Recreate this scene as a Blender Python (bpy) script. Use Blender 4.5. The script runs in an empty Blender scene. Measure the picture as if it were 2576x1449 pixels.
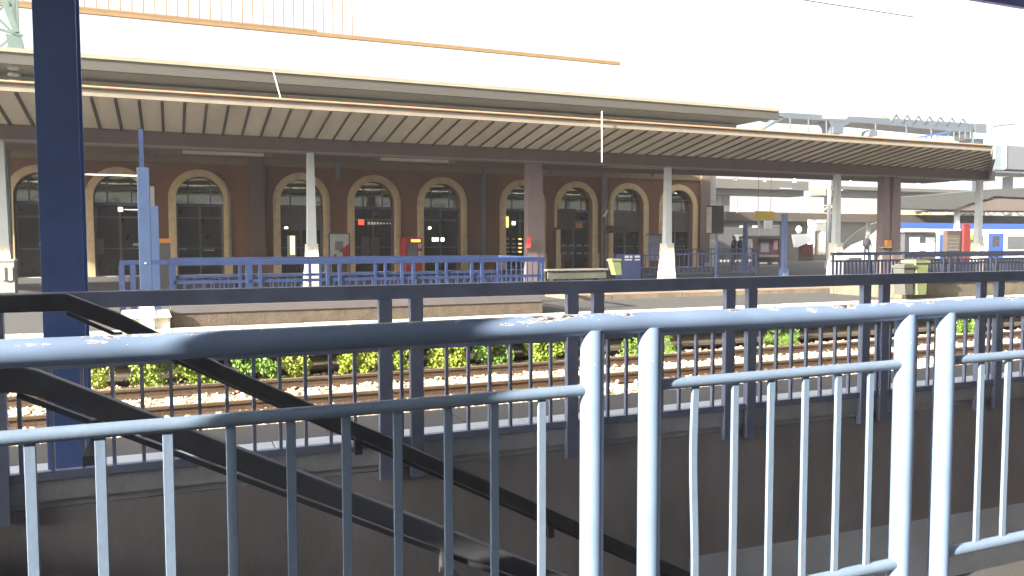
import bpy, bmesh, math, random
from mathutils import Vector, Matrix
random.seed(7)
sin, cos, pi, rad = math.sin, math.cos, math.pi, math.radians
S = bpy.context.scene
COL = S.collection

# ---------------------------------------------------------------- camera
F = 2030.0                      # focal length in units of a 2576 wide picture
TH, PITCH, ROLL = rad(22.9), math.atan(118.5/F), -0.001
f0 = Vector((sin(TH), cos(TH), 0)); r0 = Vector((cos(TH), -sin(TH), 0)); u0 = Vector((0, 0, 1))
FW = f0*cos(PITCH) - u0*sin(PITCH); UP0 = u0*cos(PITCH) + f0*sin(PITCH)
RT = (r0*cos(ROLL) + UP0*sin(ROLL)).normalized(); UP = RT.cross(FW)
cam = bpy.data.cameras.new('camera'); camo = bpy.data.objects.new('camera', cam); COL.objects.link(camo)
camo.matrix_world = Matrix((RT, UP, -FW)).transposed().to_4x4()
cam.sensor_width = 36; cam.lens = F/2576*36; cam.clip_start = 0.05; cam.clip_end = 3000
S.camera = camo
# ---------------------------------------------------------------- sun and sky
EL, AZ = rad(22), rad(74)       # sun behind the viewer, far to the left
sun_dir = Vector((-sin(AZ)*cos(EL), -cos(AZ)*cos(EL), sin(EL)))
W = bpy.data.worlds.new('World'); S.world = W; W.use_nodes = True
nt = W.node_tree; nt.nodes.clear()
sky = nt.nodes.new('ShaderNodeTexSky'); sky.sky_type = 'NISHITA'; sky.sun_disc = False
sky.sun_elevation = EL; sky.sun_rotation = math.atan2(sun_dir.x, sun_dir.y)
sky.air_density = 1.0; sky.dust_density = 6.0; sky.ozone_density = 1.0
bg = nt.nodes.new('ShaderNodeBackground'); bg.inputs['Strength'].default_value = 0.15
wo = nt.nodes.new('ShaderNodeOutputWorld')
hs = nt.nodes.new('ShaderNodeHueSaturation'); hs.inputs['Saturation'].default_value = 0.22; hs.inputs['Value'].default_value = 0.68
nt.links.new(sky.outputs[0], hs.inputs['Color']); lt = nt.nodes.new('ShaderNodeMix'); lt.data_type = 'RGBA'; lt.blend_type = 'LIGHTEN'; lt.inputs[0].default_value = 1; lt.inputs[7].default_value = (1.22, 1.2, 1.17, 1)
nt.links.new(hs.outputs[0], lt.inputs[6]); nt.links.new(lt.outputs[2], bg.inputs[0]); nt.links.new(bg.outputs[0], wo.inputs[0])
sl = bpy.data.lights.new('sun', 'SUN'); sl.energy = 5.0; sl.angle = rad(0.5); sl.color = (1, 0.90, 0.76)
so = bpy.data.objects.new('sun', sl); COL.objects.link(so)
so.rotation_euler = (-sun_dir).to_track_quat('-Z', 'Y').to_euler(); so.location = (-8, -8, 15)
S.view_settings.view_transform = 'Standard'; S.view_settings.look = 'None'
S.view_settings.gamma = 1; S.view_settings.exposure = 2.5; S.view_settings.use_curve_mapping = False
try:
    S.cycles.max_bounces = 8; S.cycles.diffuse_bounces = 5
except Exception: pass

def ray(x, y): return FW + RT*((x-1288)/F) - UP*((y-724.5)/F)
def atY(x, y, Y):               # where the sight line of a picture point meets the plane Y
    d = ray(x, y); return d*(Y/d.y)
def atZ(x, y, Z):
    d = ray(x, y); return d*(Z/d.z)
PZ = -1.35                      # platform level (the eye is at 0)
BZ = -2.15                      # top of the ballast

# ---------------------------------------------------------------- materials
MATS = {}
LOW = {k: .62 for k in ('pale blue worn enamel', 'pale blue bar enamel', 'rough concrete', 'far platform face concrete', 'dark platform foot concrete', 'platform asphalt', 'grey platform paving', 'ballast bed', 'ballast stone', 'concrete sleeper', 'rusty rail steel', 'pale green plastic', 'pale blue fence paint', 'fence shade blue', 'faded blue railing paint', 'light faded blue paint', 'orange gutter', 'canopy fascia', 'ochre sunlit metal', 'earth', 'overpass concrete', 'hall wall grey', 'brown grey fascia', 'shaded slate canopy', 'cabinet blue', 'dull red', 'shelter frame grey', 'brown cabinet', 'pale blue grey steel', 'roof top sheet', 'cream wing wall', 'red enamel', 'yellow panel', 'orange enamel', 'grey coping', 'roof edge grey', 'pale green mast steel', 'mossy board', 'pale bench slab')}
LOW['far platform face concrete'] = .4; LOW['shelter frame grey'] = .25; LOW['brown cabinet'] = .25; LOW['dull red'] = .3
LOW['pale blue worn enamel'] = LOW['pale blue bar enamel'] = .62; LOW['ballast stone'] = LOW['concrete sleeper'] = .9; LOW['ballast bed'] = .8; LOW['pale green plastic'] = .42
def mat(name, col, rough=0.6, metal=0.0, var=0.12, scale=3.0, bump=0.0, bscale=40.0, spec=0.5, emit=0, stretch=None, coat=0):
    if name in MATS: return MATS[name]
    if name in LOW: col = tuple(c*LOW[name] for c in col)
    m = bpy.data.materials.new(name); m.use_nodes = True; t = m.node_tree; N = t.nodes; L = t.links
    b = N['Principled BSDF']; b.inputs['Roughness'].default_value = rough; b.inputs['Metallic'].default_value = metal
    b.inputs['Specular IOR Level'].default_value = spec
    if coat: b.inputs['Coat Weight'].default_value = coat
    tc = N.new('ShaderNodeTexCoord'); mp = N.new('ShaderNodeMapping')
    L.new(tc.outputs['Object'], mp.inputs[0])
    if stretch: mp.inputs['Scale'].default_value = stretch
    nz = N.new('ShaderNodeTexNoise'); nz.inputs['Scale'].default_value = scale; nz.inputs['Detail'].default_value = 7
    nz.inputs['Roughness'].default_value = 0.62
    L.new(mp.outputs[0], nz.inputs['Vector'])
    cr = N.new('ShaderNodeValToRGB'); cr.color_ramp.elements[0].position = 0.3; cr.color_ramp.elements[1].position = 0.7
    cr.color_ramp.elements[0].color = tuple(max(0, c*(1-var)) for c in col)+(1,)
    cr.color_ramp.elements[1].color = tuple(min(1, c*(1+var)) for c in col)+(1,)
    L.new(nz.outputs['Fac'], cr.inputs[0]); L.new(cr.outputs[0], b.inputs['Base Color'])
    mr = N.new('ShaderNodeMapRange'); mr.inputs['To Min'].default_value = max(0.02, rough-0.08); mr.inputs['To Max'].default_value = min(1, rough+0.1)
    L.new(nz.outputs['Fac'], mr.inputs['Value']); L.new(mr.outputs[0], b.inputs['Roughness'])
    if bump:
        n2 = N.new('ShaderNodeTexNoise'); n2.inputs['Scale'].default_value = bscale; n2.inputs['Detail'].default_value = 5
        L.new(mp.outputs[0], n2.inputs['Vector'])
        bp = N.new('ShaderNodeBump'); bp.inputs['Strength'].default_value = bump; bp.inputs['Distance'].default_value = 0.02
        L.new(n2.outputs['Fac'], bp.inputs['Height']); L.new(bp.outputs[0], b.inputs['Normal'])
    if emit:
        b.inputs['Emission Color'].default_value = col+(1,); b.inputs['Emission Strength'].default_value = emit
    MATS[name] = m; return m

def worn_paint(name, col, chip, rough=0.4, amount=0.62, cscale=9.0, toponly=True):
    m = mat(name, col, rough, var=0.15, scale=3.5, bump=0.15, bscale=60); t = m.node_tree; N = t.nodes; L = t.links
    b = N['Principled BSDF']; src = b.inputs['Base Color'].links[0].from_socket
    tc = N.new('ShaderNodeTexCoord'); n = N.new('ShaderNodeTexNoise'); n.inputs['Scale'].default_value = cscale
    n.inputs['Detail'].default_value = 9; n.inputs['Roughness'].default_value = 0.7
    mp = N.new('ShaderNodeMapping'); mp.inputs['Scale'].default_value = (0.55, 1.6, 1.6)
    L.new(tc.outputs['Object'], mp.inputs[0]); L.new(mp.outputs[0], n.inputs['Vector'])
    fac = n.outputs['Fac']
    if toponly:
        g = N.new('ShaderNodeNewGeometry'); sp = N.new('ShaderNodeSeparateXYZ'); L.new(g.outputs['Normal'], sp.inputs[0])
        mm = N.new('ShaderNodeMath'); mm.operation = 'MULTIPLY_ADD'; mm.inputs[1].default_value = 0.12; L.new(sp.outputs['Z'], mm.inputs[0]); L.new(fac, mm.inputs[2])
        fac = mm.outputs[0]
    r = N.new('ShaderNodeValToRGB'); r.color_ramp.elements[0].position = amount; r.color_ramp.elements[1].position = amount+0.012
    L.new(fac, r.inputs[0])
    r2 = N.new('ShaderNodeValToRGB'); r2.color_ramp.elements[0].position = amount-0.02; r2.color_ramp.elements[1].position = amount-0.012
    L.new(fac, r2.inputs[0])
    mx0 = N.new('ShaderNodeMix'); mx0.data_type = 'RGBA'; L.new(r2.outputs[0], mx0.inputs[0]); L.new(src, mx0.inputs[6]); mx0.inputs[7].default_value = (0.72, 0.72, 0.7, 1)
    mx = N.new('ShaderNodeMix'); mx.data_type = 'RGBA'; L.new(r.outputs[0], mx.inputs[0]); L.new(mx0.outputs[2], mx.inputs[6]); mx.inputs[7].default_value = chip+(1,)
    L.new(mx.outputs[2], b.inputs['Base Color'])
    bp = N.new('ShaderNodeBump'); bp.inputs['Strength'].default_value = 0.4; bp.inputs['Distance'].default_value = 0.003; bp.invert = True
    L.new(r.outputs[0], bp.inputs['Height']); L.new(bp.outputs[0], b.inputs['Normal'])
    return m

rail_white = worn_paint('pale blue worn enamel', (0.23, 0.33, 0.52), (0.07, 0.04, 0.035), 0.38, amount=0.685, cscale=16)
bar_white = mat('pale blue bar enamel', (0.25, 0.35, 0.50), 0.42, var=0.06, scale=14, bump=0.05, bscale=60)
navy = mat('dark blue railing paint', (0.32, 0.37, 0.52), 0.42, var=0.16, scale=5, bump=0.1)
navy_d = mat('deep navy railing', (0.010, 0.014, 0.030), 0.5, var=0.15, scale=5)
navy2 = mat('column blue paint', (0.15, 0.23, 0.48), 0.38, var=0.15, scale=2.5, bump=0.1)
blue = mat('faded blue railing paint', (0.020, 0.042, 0.13), 0.5, var=0.18, scale=5)
blue_l = mat('light faded blue paint', (0.045, 0.085, 0.19), 0.5, var=0.15, scale=5)
handm = mat('handrail dark steel', (0.10, 0.105, 0.12), 0.35, metal=0.3, var=0.2, scale=8)
conc = mat('rough concrete', (0.13, 0.10, 0.072), 0.9, var=0.28, scale=7, bump=0.7, bscale=45)
conc_l = mat('pale kerb concrete', (0.62, 0.63, 0.65), 0.85, var=0.12, scale=6, bump=0.3)
conc_w = mat('white platform edge', (0.50, 0.48, 0.42), 0.8, var=0.1, scale=8, bump=0.2)
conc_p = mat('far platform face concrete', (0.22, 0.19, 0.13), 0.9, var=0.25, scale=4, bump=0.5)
conc_pd = mat('dark platform foot concrete', (0.10, 0.08, 0.055), 0.95, var=0.3, scale=6, bump=0.5)  # darker tone than the platform face above
wall_d = mat('stair wall render', (0.46, 0.43, 0.43), 0.85, var=0.3, scale=1.3, bump=0.1, bscale=35, stretch=(1, 1, 0.45))
wall_g = mat('stair wall grey dado', (0.82, 0.86, 0.92), 0.7, var=0.1, scale=3, bump=0.2)
tile_l = mat('pale paving', (0.66, 0.69, 0.74), 0.75, var=0.08, scale=3, bump=0.15)
asph = mat('platform asphalt', (0.06, 0.059, 0.058), 0.9, var=0.2, scale=5, bump=0.5, bscale=90)
asph2 = mat('grey platform paving', (0.08, 0.078, 0.075), 0.85, var=0.15, scale=2, bump=0.3)
ballm = mat('ballast bed', (0.40, 0.32, 0.23), 0.95, var=0.35, scale=14, bump=1.0, bscale=25)
stonem = mat('ballast stone', (0.56, 0.45, 0.31), 0.9, var=0.5, scale=5)
sleeperm = mat('concrete sleeper', (0.52, 0.47, 0.40), 0.9, var=0.15, scale=6, bump=0.4)
railm = mat('rusty rail steel', (0.11, 0.068, 0.04), 0.75, metal=0.2, var=0.25, scale=10, bump=0.3)
railtop = mat('polished rail head', (0.42, 0.36, 0.28), 0.35, metal=0.8, var=0.1, scale=10)
leafm = mat('leaf green', (0.17, 0.24, 0.022), 0.55, var=0.6, scale=11)
leafs = [leafm, mat('yellow green leaf', (0.21, 0.26, 0.025), 0.6, var=0.5, scale=9), mat('deeper green leaf', (0.10, 0.19, 0.022), 0.5, var=0.6, scale=9)]
stemm = mat('plant stem', (0.10, 0.09, 0.03), 0.8)
stucco = mat('russet stucco', (0.13, 0.056, 0.024), 0.9, var=0.3, scale=0.9, bump=0.3, bscale=50, stretch=(1, 1, .35))
trimm = mat('ochre stone trim', (0.42, 0.31, 0.17), 0.85, var=0.2, scale=3, bump=0.2)
trim_c = mat('cornice plaster', (0.15, 0.11, 0.065), 0.85, var=0.1, scale=2, bump=0.1)
quoin = mat('pale stone block', (0.36, 0.33, 0.29), 0.85, var=0.15, scale=4, bump=0.4)
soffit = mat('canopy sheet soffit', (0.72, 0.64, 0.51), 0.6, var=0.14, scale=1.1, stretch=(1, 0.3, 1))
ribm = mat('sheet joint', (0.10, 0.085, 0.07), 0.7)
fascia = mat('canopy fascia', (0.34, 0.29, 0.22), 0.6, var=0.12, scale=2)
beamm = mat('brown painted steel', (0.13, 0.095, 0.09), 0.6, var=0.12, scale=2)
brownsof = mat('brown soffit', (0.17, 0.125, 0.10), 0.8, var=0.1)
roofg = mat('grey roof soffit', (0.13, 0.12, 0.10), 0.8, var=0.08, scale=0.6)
rooft = mat('roof top sheet', (0.30, 0.29, 0.27), 0.7)
colw = mat('white column paint', (0.42, 0.44, 0.43), 0.6, var=0.06, scale=4)
stonew = mat('pale column pedestal', (0.52, 0.48, 0.39), 0.85, var=0.22, scale=9, bump=0.5)
darkm = mat('black sheet', (0.018, 0.018, 0.018), 0.5)
darkg = mat('dark grey metal', (0.06, 0.06, 0.06), 0.5)
greym = mat('grey metal', (0.30, 0.30, 0.29), 0.5, metal=0.3)
whitem = mat('white enamel', (0.78, 0.78, 0.76), 0.4, var=0.05)
creamm = mat('cream enamel', (0.62, 0.56, 0.44), 0.5, var=0.08)
redm = mat('red enamel', (0.50, 0.035, 0.03), 0.4, var=0.1)
orangem = mat('orange enamel', (0.75, 0.28, 0.04), 0.5)
yellowm = mat('yellow panel', (0.72, 0.50, 0.06), 0.5)
greenm = mat('pale green plastic', (0.30, 0.36, 0.16), 0.5, var=0.12, scale=5)
lilac = mat('lilac poster', (0.25, 0.24, 0.38), 0.5, var=0.2, scale=4)
trainw = mat('train white', (0.80, 0.81, 0.82), 0.3, var=0.03)
trainb = mat('train blue', (0.03, 0.09, 0.34), 0.3, var=0.05)
glassd = mat('train dark glass', (0.03, 0.035, 0.04), 0.1, spec=0.8)
glassp = mat('train pale window', (0.45, 0.50, 0.50), 0.25)
mastm = mat('pale green mast steel', (0.14, 0.21, 0.19), 0.6, var=0.15, scale=6)
lamp_on = mat('lit lamp', (1.0, 0.9, 0.7), 0.5, emit=2.0)
sign_on = mat('lit sign', (0.9, 0.95, 0.9), 0.5, emit=0.8)
amber_on = mat('lit amber shelf', (1.0, 0.65, 0.15), 0.5, emit=0.5)
redsign = mat('red lit sign', (0.9, 0.10, 0.04), 0.5, emit=0.25)
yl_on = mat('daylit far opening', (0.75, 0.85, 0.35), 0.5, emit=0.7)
skin = mat('skin', (0.16, 0.09, 0.06), 0.6)
def glass_mat():
    m = bpy.data.materials.new('window glass'); m.use_nodes = True; t = m.node_tree; N = t.nodes; L = t.links
    b = N['Principled BSDF']; b.inputs['Base Color'].default_value = (0.03, 0.034, 0.03, 1); b.inputs['Roughness'].default_value = 0.06
    g = N.new('ShaderNodeBsdfGlossy'); g.inputs['Roughness'].default_value = 0.03; g.inputs['Color'].default_value = (0.8, 0.9, 0.8, 1)
    n = N.new('ShaderNodeTexNoise'); n.inputs['Scale'].default_value = 1.3; tc = N.new('ShaderNodeTexCoord'); L.new(tc.outputs['Object'], n.inputs['Vector'])
    bp = N.new('ShaderNodeBump'); bp.inputs['Strength'].default_value = 0.05; bp.inputs['Distance'].default_value = 0.05; L.new(n.outputs['Fac'], bp.inputs['Height']); L.new(bp.outputs[0], g.inputs['Normal'])
    mx = N.new('ShaderNodeMixShader'); mx.inputs[0].default_value = 0.42
    L.new(b.outputs[0], mx.inputs[1]); L.new(g.outputs[0], mx.inputs[2]); L.new(mx.outputs[0], N['Material Output'].inputs[0]); return m
glass = glass_mat(); MATS['window glass'] = glass

# ---------------------------------------------------------------- mesh builder
class M:
    def __init__(s): s.v = []; s.f = []
    def add(s, vs, fs):
        o = len(s.v); s.v += [tuple(v) for v in vs]; s.f += [tuple(i+o for i in f) for f in fs]; return s
    def box(s, x0, x1, y0, y1, z0, z1):
        if x0 > x1: x0, x1 = x1, x0
        if y0 > y1: y0, y1 = y1, y0
        if z0 > z1: z0, z1 = z1, z0
        return s.add([(x0,y0,z0),(x1,y0,z0),(x1,y1,z0),(x0,y1,z0),(x0,y0,z1),(x1,y0,z1),(x1,y1,z1),(x0,y1,z1)],
                     [(0,3,2,1),(4,5,6,7),(0,1,5,4),(1,2,6,5),(2,3,7,6),(3,0,4,7)])
    def cyl(s, p, q, r, n=12, r2=None, cap=True):
        p, q = Vector(p), Vector(q); r2 = r if r2 is None else r2
        d = (q-p).normalized(); a = d.orthogonal().normalized(); b = d.cross(a)
        vs = [p+(a*cos(2*pi*i/n)+b*sin(2*pi*i/n))*r for i in range(n)]+[q+(a*cos(2*pi*i/n)+b*sin(2*pi*i/n))*r2 for i in range(n)]
        fs = [(i, (i+1) % n, n+(i+1) % n, n+i) for i in range(n)]
        if cap: fs += [tuple(range(n-1, -1, -1)), tuple(range(n, 2*n))]
        return s.add(vs, fs)
    def bar(s, p, q, w, h):     # square bar from p to q: w across (horizontal), h the other way
        p, q = Vector(p), Vector(q); d = (q-p).normalized()
        a = d.cross(Vector((0,0,1)));  a = Vector((0,1,0)) if a.length < 1e-4 else a.normalized()
        b = a.cross(d).normalized(); a = a*w/2; b = b*h/2
        vs = [p-a-b, p+a-b, p+a+b, p-a+b, q-a-b, q+a-b, q+a+b, q-a+b]
        return s.add(vs, [(0,3,2,1),(4,5,6,7),(0,1,5,4),(1,2,6,5),(2,3,7,6),(3,0,4,7)])
    def prism(s, poly, vec):
        n = len(poly); vec = Vector(vec); vs = [Vector(p) for p in poly]; vs += [v+vec for v in vs]
        return s.add(vs, [tuple(range(n-1,-1,-1)), tuple(range(n, 2*n))]+[(i, (i+1)%n, n+(i+1)%n, n+i) for i in range(n)])
    def tube(s, pts, r, n=10):
        pts = [Vector(p) for p in pts]
        for a, b in zip(pts, pts[1:]): s.cyl(a, b, r, n)
        return s
    def blob(s, c, rx, ry, rz, n=10, m=7):
        vs = [(c[0], c[1], c[2]-rz)]
        for j in range(1, m):
            t = -pi/2+pi*j/m
            for i in range(n):
                a = 2*pi*i/n; vs.append((c[0]+rx*cos(t)*cos(a), c[1]+ry*cos(t)*sin(a), c[2]+rz*sin(t)))
        vs.append((c[0], c[1], c[2]+rz)); fs = [(0, 1+(i+1)%n, 1+i) for i in range(n)]
        for j in range(m-2):
            for i in range(n): fs.append((1+j*n+i, 1+j*n+(i+1)%n, 1+(j+1)*n+(i+1)%n, 1+(j+1)*n+i))
        l = 1+(m-2)*n; fs += [(l+i, l+(i+1)%n, l+n) for i in range(n)]
        return s.add(vs, fs)
WO = {}
def obj(name, m, material, parent=None, smooth=False, bevel=0, label=None, fix=True):
    xs = [v[0] for v in m.v]; ys = [v[1] for v in m.v]; zs = [v[2] for v in m.v]
    c = Vector(((min(xs)+max(xs))/2, (min(ys)+max(ys))/2, min(zs)))
    me = bpy.data.meshes.new(name); me.from_pydata([(v[0]-c.x, v[1]-c.y, v[2]-c.z) for v in m.v], [], m.f)
    if fix:
        bm = bmesh.new(); bm.from_mesh(me); bmesh.ops.recalc_face_normals(bm, faces=bm.faces); bm.to_mesh(me); bm.free()
    me.materials.append(material)
    if smooth:
        for p in me.polygons: p.use_smooth = True
        me.set_sharp_from_angle(angle=rad(40))
    o = bpy.data.objects.new(name, me); COL.objects.link(o); WO[o] = c.copy()
    if parent: o.parent = parent; o.location = c-WO[parent]
    else: o.location = c
    if bevel:
        b = o.modifiers.new('bevel', 'BEVEL'); b.width = bevel; b.segments = 2; b.limit_method = 'ANGLE'
    if label: o['label'] = label
    return o
def thing(name, loc, label, cat, group=None):
    o = bpy.data.objects.new(name, None); COL.objects.link(o); o.location = loc; WO[o] = Vector(loc); o.empty_display_size = 0.2
    return tag(o, label, cat, group)
def tag(o, label, cat, group=None):
    o['label'] = label; o['category'] = cat
    if group: o['group'] = group
    return o
def struct(name, m, material, **k):
    o = obj(name, m, material, **k); o['kind'] = 'structure'; return o
def kids(o): return [c for c in KIDS if c.parent == o]
def copy_thing(root, offset, label, group=None):
    r = root.copy(); COL.objects.link(r); r.location = root.location+Vector(offset); r['label'] = label
    if group: r['group'] = group
    for ch in list(root.children):
        c = ch.copy(); COL.objects.link(c); c.parent = r
        for g in list(ch.children):
            d = g.copy(); COL.objects.link(d); d.parent = c
    return r
# ================================================================ GROUND AND PLATFORMS
m = M(); n = 8
g_ = BZ-0.12
for a_, b_, c_, d_ in ((-1500, 1500, -1500, 2.15), (-1500, 1500, 4.75, 13.8), (-1500, -1.6, 2.15, 4.75), (12.1, 1500, 2.15, 4.75), (-1500, .12, 13.8, 15.8), (6.22, 1500, 13.8, 15.8), (-1500, 1500, 15.8, 1500)):
    m.add([(a_, c_, g_), (b_, c_, g_), (b_, d_, g_), (a_, d_, g_)], [(0, 1, 2, 3)])
struct('ground', m, mat('earth', (0.24, 0.20, 0.15), 0.95, var=0.25, scale=0.4, bump=0.4))
m = M()                                           # track bed, gently uneven
nx, ny = 160, 16
for j in range(ny+1):
    for i in range(nx+1):
        x = -12+i*0.5; y = 6.0+j*7.5/ny
        m.v.append((x, y, BZ-0.03+0.03*random.random()))
for j in range(ny):
    for i in range(nx):
        a = j*(nx+1)+i; m.f.append((a, a+1, a+nx+2, a+nx+1))
struct('ballast_bed', m, ballm)
# near platform with the stair opening between Y 2.45 and 4.75
ST0, ST1, SX0, SX1 = 2.235, 4.62, -1.6, 12.0
m = M()
m.box(-30, 60, -1.15, ST0, PZ-0.9, PZ); m.box(-30, SX0, ST0, 5.55, PZ-0.9, PZ); m.box(SX1, 60, ST0, 5.55, PZ-0.9, PZ); m.box(SX0, SX1, 4.80, 5.55, PZ-0.9, PZ)
struct('near_platform', m, asph2)
m = M(); x = -6.0
while x < 30: m.box(x, x+.592, 4.81, 5.555, PZ+0.001, PZ+0.006+random.uniform(-.002, .002)); x += .6
struct('paving_strip', m, tile_l)
m = M(); x = -30.0
while x < 60: m.box(x, x+.992, 5.56, 6.12+random.uniform(-.008, .008), PZ-0.95, PZ+0.002+random.uniform(-.002, .002)); x += 1.0
struct('platform_edge', m, mat('dull edge slab', (0.14, 0.13, 0.125), 0.9, var=0.12, scale=3, bump=0.2))
# stair walls, floor, steps
m = M(); m.box(SX0, SX1, ST1, 4.80, -5.6, PZ-0.003); struct('stair_wall', m, wall_d)
m = M(); m.box(SX0, SX1, 2.10, ST0-0.003, -5.6, PZ-0.9); struct('stair_wall_near', m, wall_d)
struct('stair_wall_end', M().box(SX1, SX1+0.2, ST0, 4.8, -5.6, PZ-0.9), wall_d)
m = M()
for i in range(24):
    x = SX0+0.2+i*0.32; z = PZ-(i+1)*0.17
    m.box(x, x+0.345, ST0, ST1-0.003, z-1.2, z)
struct('stairs', m, mat('stair tread stone', (0.11, 0.105, 0.10), 0.85, var=0.2, scale=5, bump=0.3))
struct('underpass_floor', M().box(SX0, SX1, ST0, ST1-0.004, -5.65, -5.45), asph)
# grey dado below the rendered part of the stair wall
m = M(); m.add([(3.3, ST1-0.004, -2.215), (12, ST1-0.004, -2.36), (12, ST1-0.004, -5.4), (3.3, ST1-0.004, -5.4)], [(0, 1, 2, 3)])
struct('stair_wall_dado', m, wall_g)
# kerb carrying the far stair railing
m = M(); m.box(SX0, SX1, 4.60, 4.81, -1.312, -1.20); kerb = struct('stair_kerb', m, conc_l, bevel=0.006)
m = M(); m.box(SX0, SX1, 4.625, 4.8, PZ, -1.313); struct('stair_kerb_base', m, conc_l)

# train added unseen behind the viewpoint to block sky light
t = thing('blocker_train', (0, -2.6, BZ), 'long dark train added unseen behind the viewpoint to block sky light', 'train')
obj('body', M().box(-30, 45, -4.2, -1.25, -1.25, 2.35), mat('dark train side', (.05, .055, .065), .4), t, bevel=.15)
obj('window_band', M().box(-29, 44, -1.249, -1.24, -.2, .75), glassd, t)
obj('bogies', M().box(-29, 44, -4, -1.5, BZ, -1.251), darkg, t)
t = thing('blocker_wing', (0, -12, BZ), 'long cream station wing added unseen behind the viewpoint to block sky light', 'building')  # unseen wing, added so that its mass cuts the sky light from behind
obj('wall', M().box(-40, 60, -16, -9, BZ, 13), mat('cream wing wall', (.42, .38, .30), .85, var=.1), t)
for k in range(16):
    for z in (1.5, 5, 9): obj('window', M().box(-36+k*6, -34+k*6, -8.999, -8.97, z, z+2.2), glassd, t)
# ================================================================ FAR PLATFORM
FX0, FX1 = -60, 140
m = M()
for a, b, c, d in ((FX0, 0.15, 13.56, 42), (0.15, 6.2, 15.75, 42), (0.15, 6.2, 13.56, 13.72), (6.2, FX1, 13.56, 42)):
    m.box(a, b, c, d, BZ-0.1, PZ)
struct('far_platform', m, asph)
m = M()
for i in range(95):
    x = -15+i*1.0; m.box(x, x+0.99, 13.10, 13.555, PZ-0.14, PZ+0.004+random.uniform(-0.003, 0.003))
struct('far_platform_edge', m, conc_w)
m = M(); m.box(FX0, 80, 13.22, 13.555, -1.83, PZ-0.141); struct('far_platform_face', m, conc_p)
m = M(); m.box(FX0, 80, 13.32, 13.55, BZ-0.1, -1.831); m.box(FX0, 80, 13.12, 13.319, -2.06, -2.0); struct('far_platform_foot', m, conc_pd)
m = M(); m.box(0.15, 6.2, 13.72, 15.75, -4.4, -4.3); m.box(0.10, 0.15, 13.6, 15.8, -4.4, PZ-0.01); m.box(6.2, 6.25, 13.6, 15.8, -4.4, PZ-0.01); struct('far_stair_floor', m, wall_d)
# stone kerb along the middle of the far platform
m = M(); x = 8.4
while x < 24: m.box(x, x+0.96, 16.25, 17.8, PZ, -1.245+random.uniform(-.006, .006)); x += 0.98
struct('platform_kerb', m, mat('brown stone kerb', (.15, .115, .08), .9, var=.3, scale=3, bump=.4))

# ================================================================ TRACKS
def rail_mesh(y, x0, x1):
    p = [(x0, y-0.07, BZ), (x0, y+0.07, BZ), (x0, y+0.07, BZ+0.015), (x0, y+0.012, BZ+0.035), (x0, y+0.012, -2.045), (x0, y+0.036, -2.035),
         (x0, y+0.036, -2.003), (x0, y-0.036, -2.003), (x0, y-0.036, -2.035), (x0, y-0.012, -2.045), (x0, y-0.012, BZ+0.035), (x0, y-0.07, BZ+0.015)]
    return M().prism(p, (x1-x0, 0, 0))
def track(loc, label):
    t = thing('railway_track', loc, label, 'railway track', 'railway tracks')
    dy = loc[1]-11.3
    for y in (10.6+dy, 12.03+dy):
        r = obj('rail', rail_mesh(y, -14, 70), railm, t)
        obj('rail_head', M().box(-14, 70, y-0.026, y+0.026, -2.003, -1.999), railtop, r)
    x = -7.2
    while x < 30:
        a = random.uniform(-0.015, 0.015)
        s = M().prism([(x-0.13+a, 10.0+dy, BZ-0.1), (x+0.13+a, 10.0+dy, BZ-0.1), (x+0.11+a, 10.0+dy, BZ+0.012), (x-0.11+a, 10.0+dy, BZ+0.012)], (0, 2.55, 0)); obj('sleeper', s, sleeperm, t); x += 0.6
    f = M(); x = -12.0
    while x < 24:
        for y in (10.6+dy, 12.03+dy):
            for q in (-0.1, 0.1): f.box(x-0.035, x+0.035, y+q-0.03, y+q+0.03, BZ+0.012, BZ+0.05)
        x += 0.6
    obj('rail_clips', f, railm, t)['kind'] = 'stuff'
track((0, 11.3, BZ), 'rusty railway track in sunlit ballast beside the far platform with its weeds')
track((0, 7.9, BZ), 'rusty railway track running directly below the near platform edge')
ico = [(0,0,1),(.89,0,.45),(.28,.85,.45),(-.72,.53,.45),(-.72,-.53,.45),(.28,-.85,.45),(.72,.53,-.45),(-.28,.85,-.45),(-.89,0,-.45),(-.28,-.85,-.45),(.72,-.53,-.45),(0,0,-1)]
icf = [(0,1,2),(0,2,3),(0,3,4),(0,4,5),(0,5,1),(1,6,2),(2,7,3),(3,8,4),(4,9,5),(5,10,1),(2,6,7),(3,7,8),(4,8,9),(5,9,10),(1,10,6),(11,7,6),(11,8,7),(11,9,8),(11,10,9),(11,6,10)]
def stones(name, cnt, yr, xr, size, seed, label):
    rnd = random.Random(seed); m = M(); vs, fs = m.v, m.f
    for k in range(cnt):
        x = xr[0]+(xr[1]-xr[0])*rnd.random()**1.5; y = rnd.uniform(*yr); s = rnd.uniform(*size)
        a, b, c = s*rnd.uniform(.7, 1.25), s*rnd.uniform(.6, 1.1), s*rnd.uniform(.45, .8); th = rnd.uniform(0, 6.28); ct, st = cos(th), sin(th)
        z = BZ-0.01+rnd.uniform(0, 0.03); o = len(vs)
        for q in ico:
            j = rnd.uniform(.8, 1.15); X, Y, Z = q[0]*a*j, q[1]*b*j, q[2]*c*j; tl = 0.4*X
            vs.append((x+X*ct-Y*st, y+X*st+Y*ct, z+Z+tl*.3))
        fs += [(f[0]+o, f[1]+o, f[2]+o) for f in icf]
    o = obj(name, m, stonem, fix=False); o['kind'] = 'stuff'; return tag(o, label, 'ballast')
stones('ballast_stones', 16000, (9.0, 13.15), (-3.5, 26), (0.018, 0.042), 3, 'loose sunlit ballast stones between and around the rails')

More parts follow.
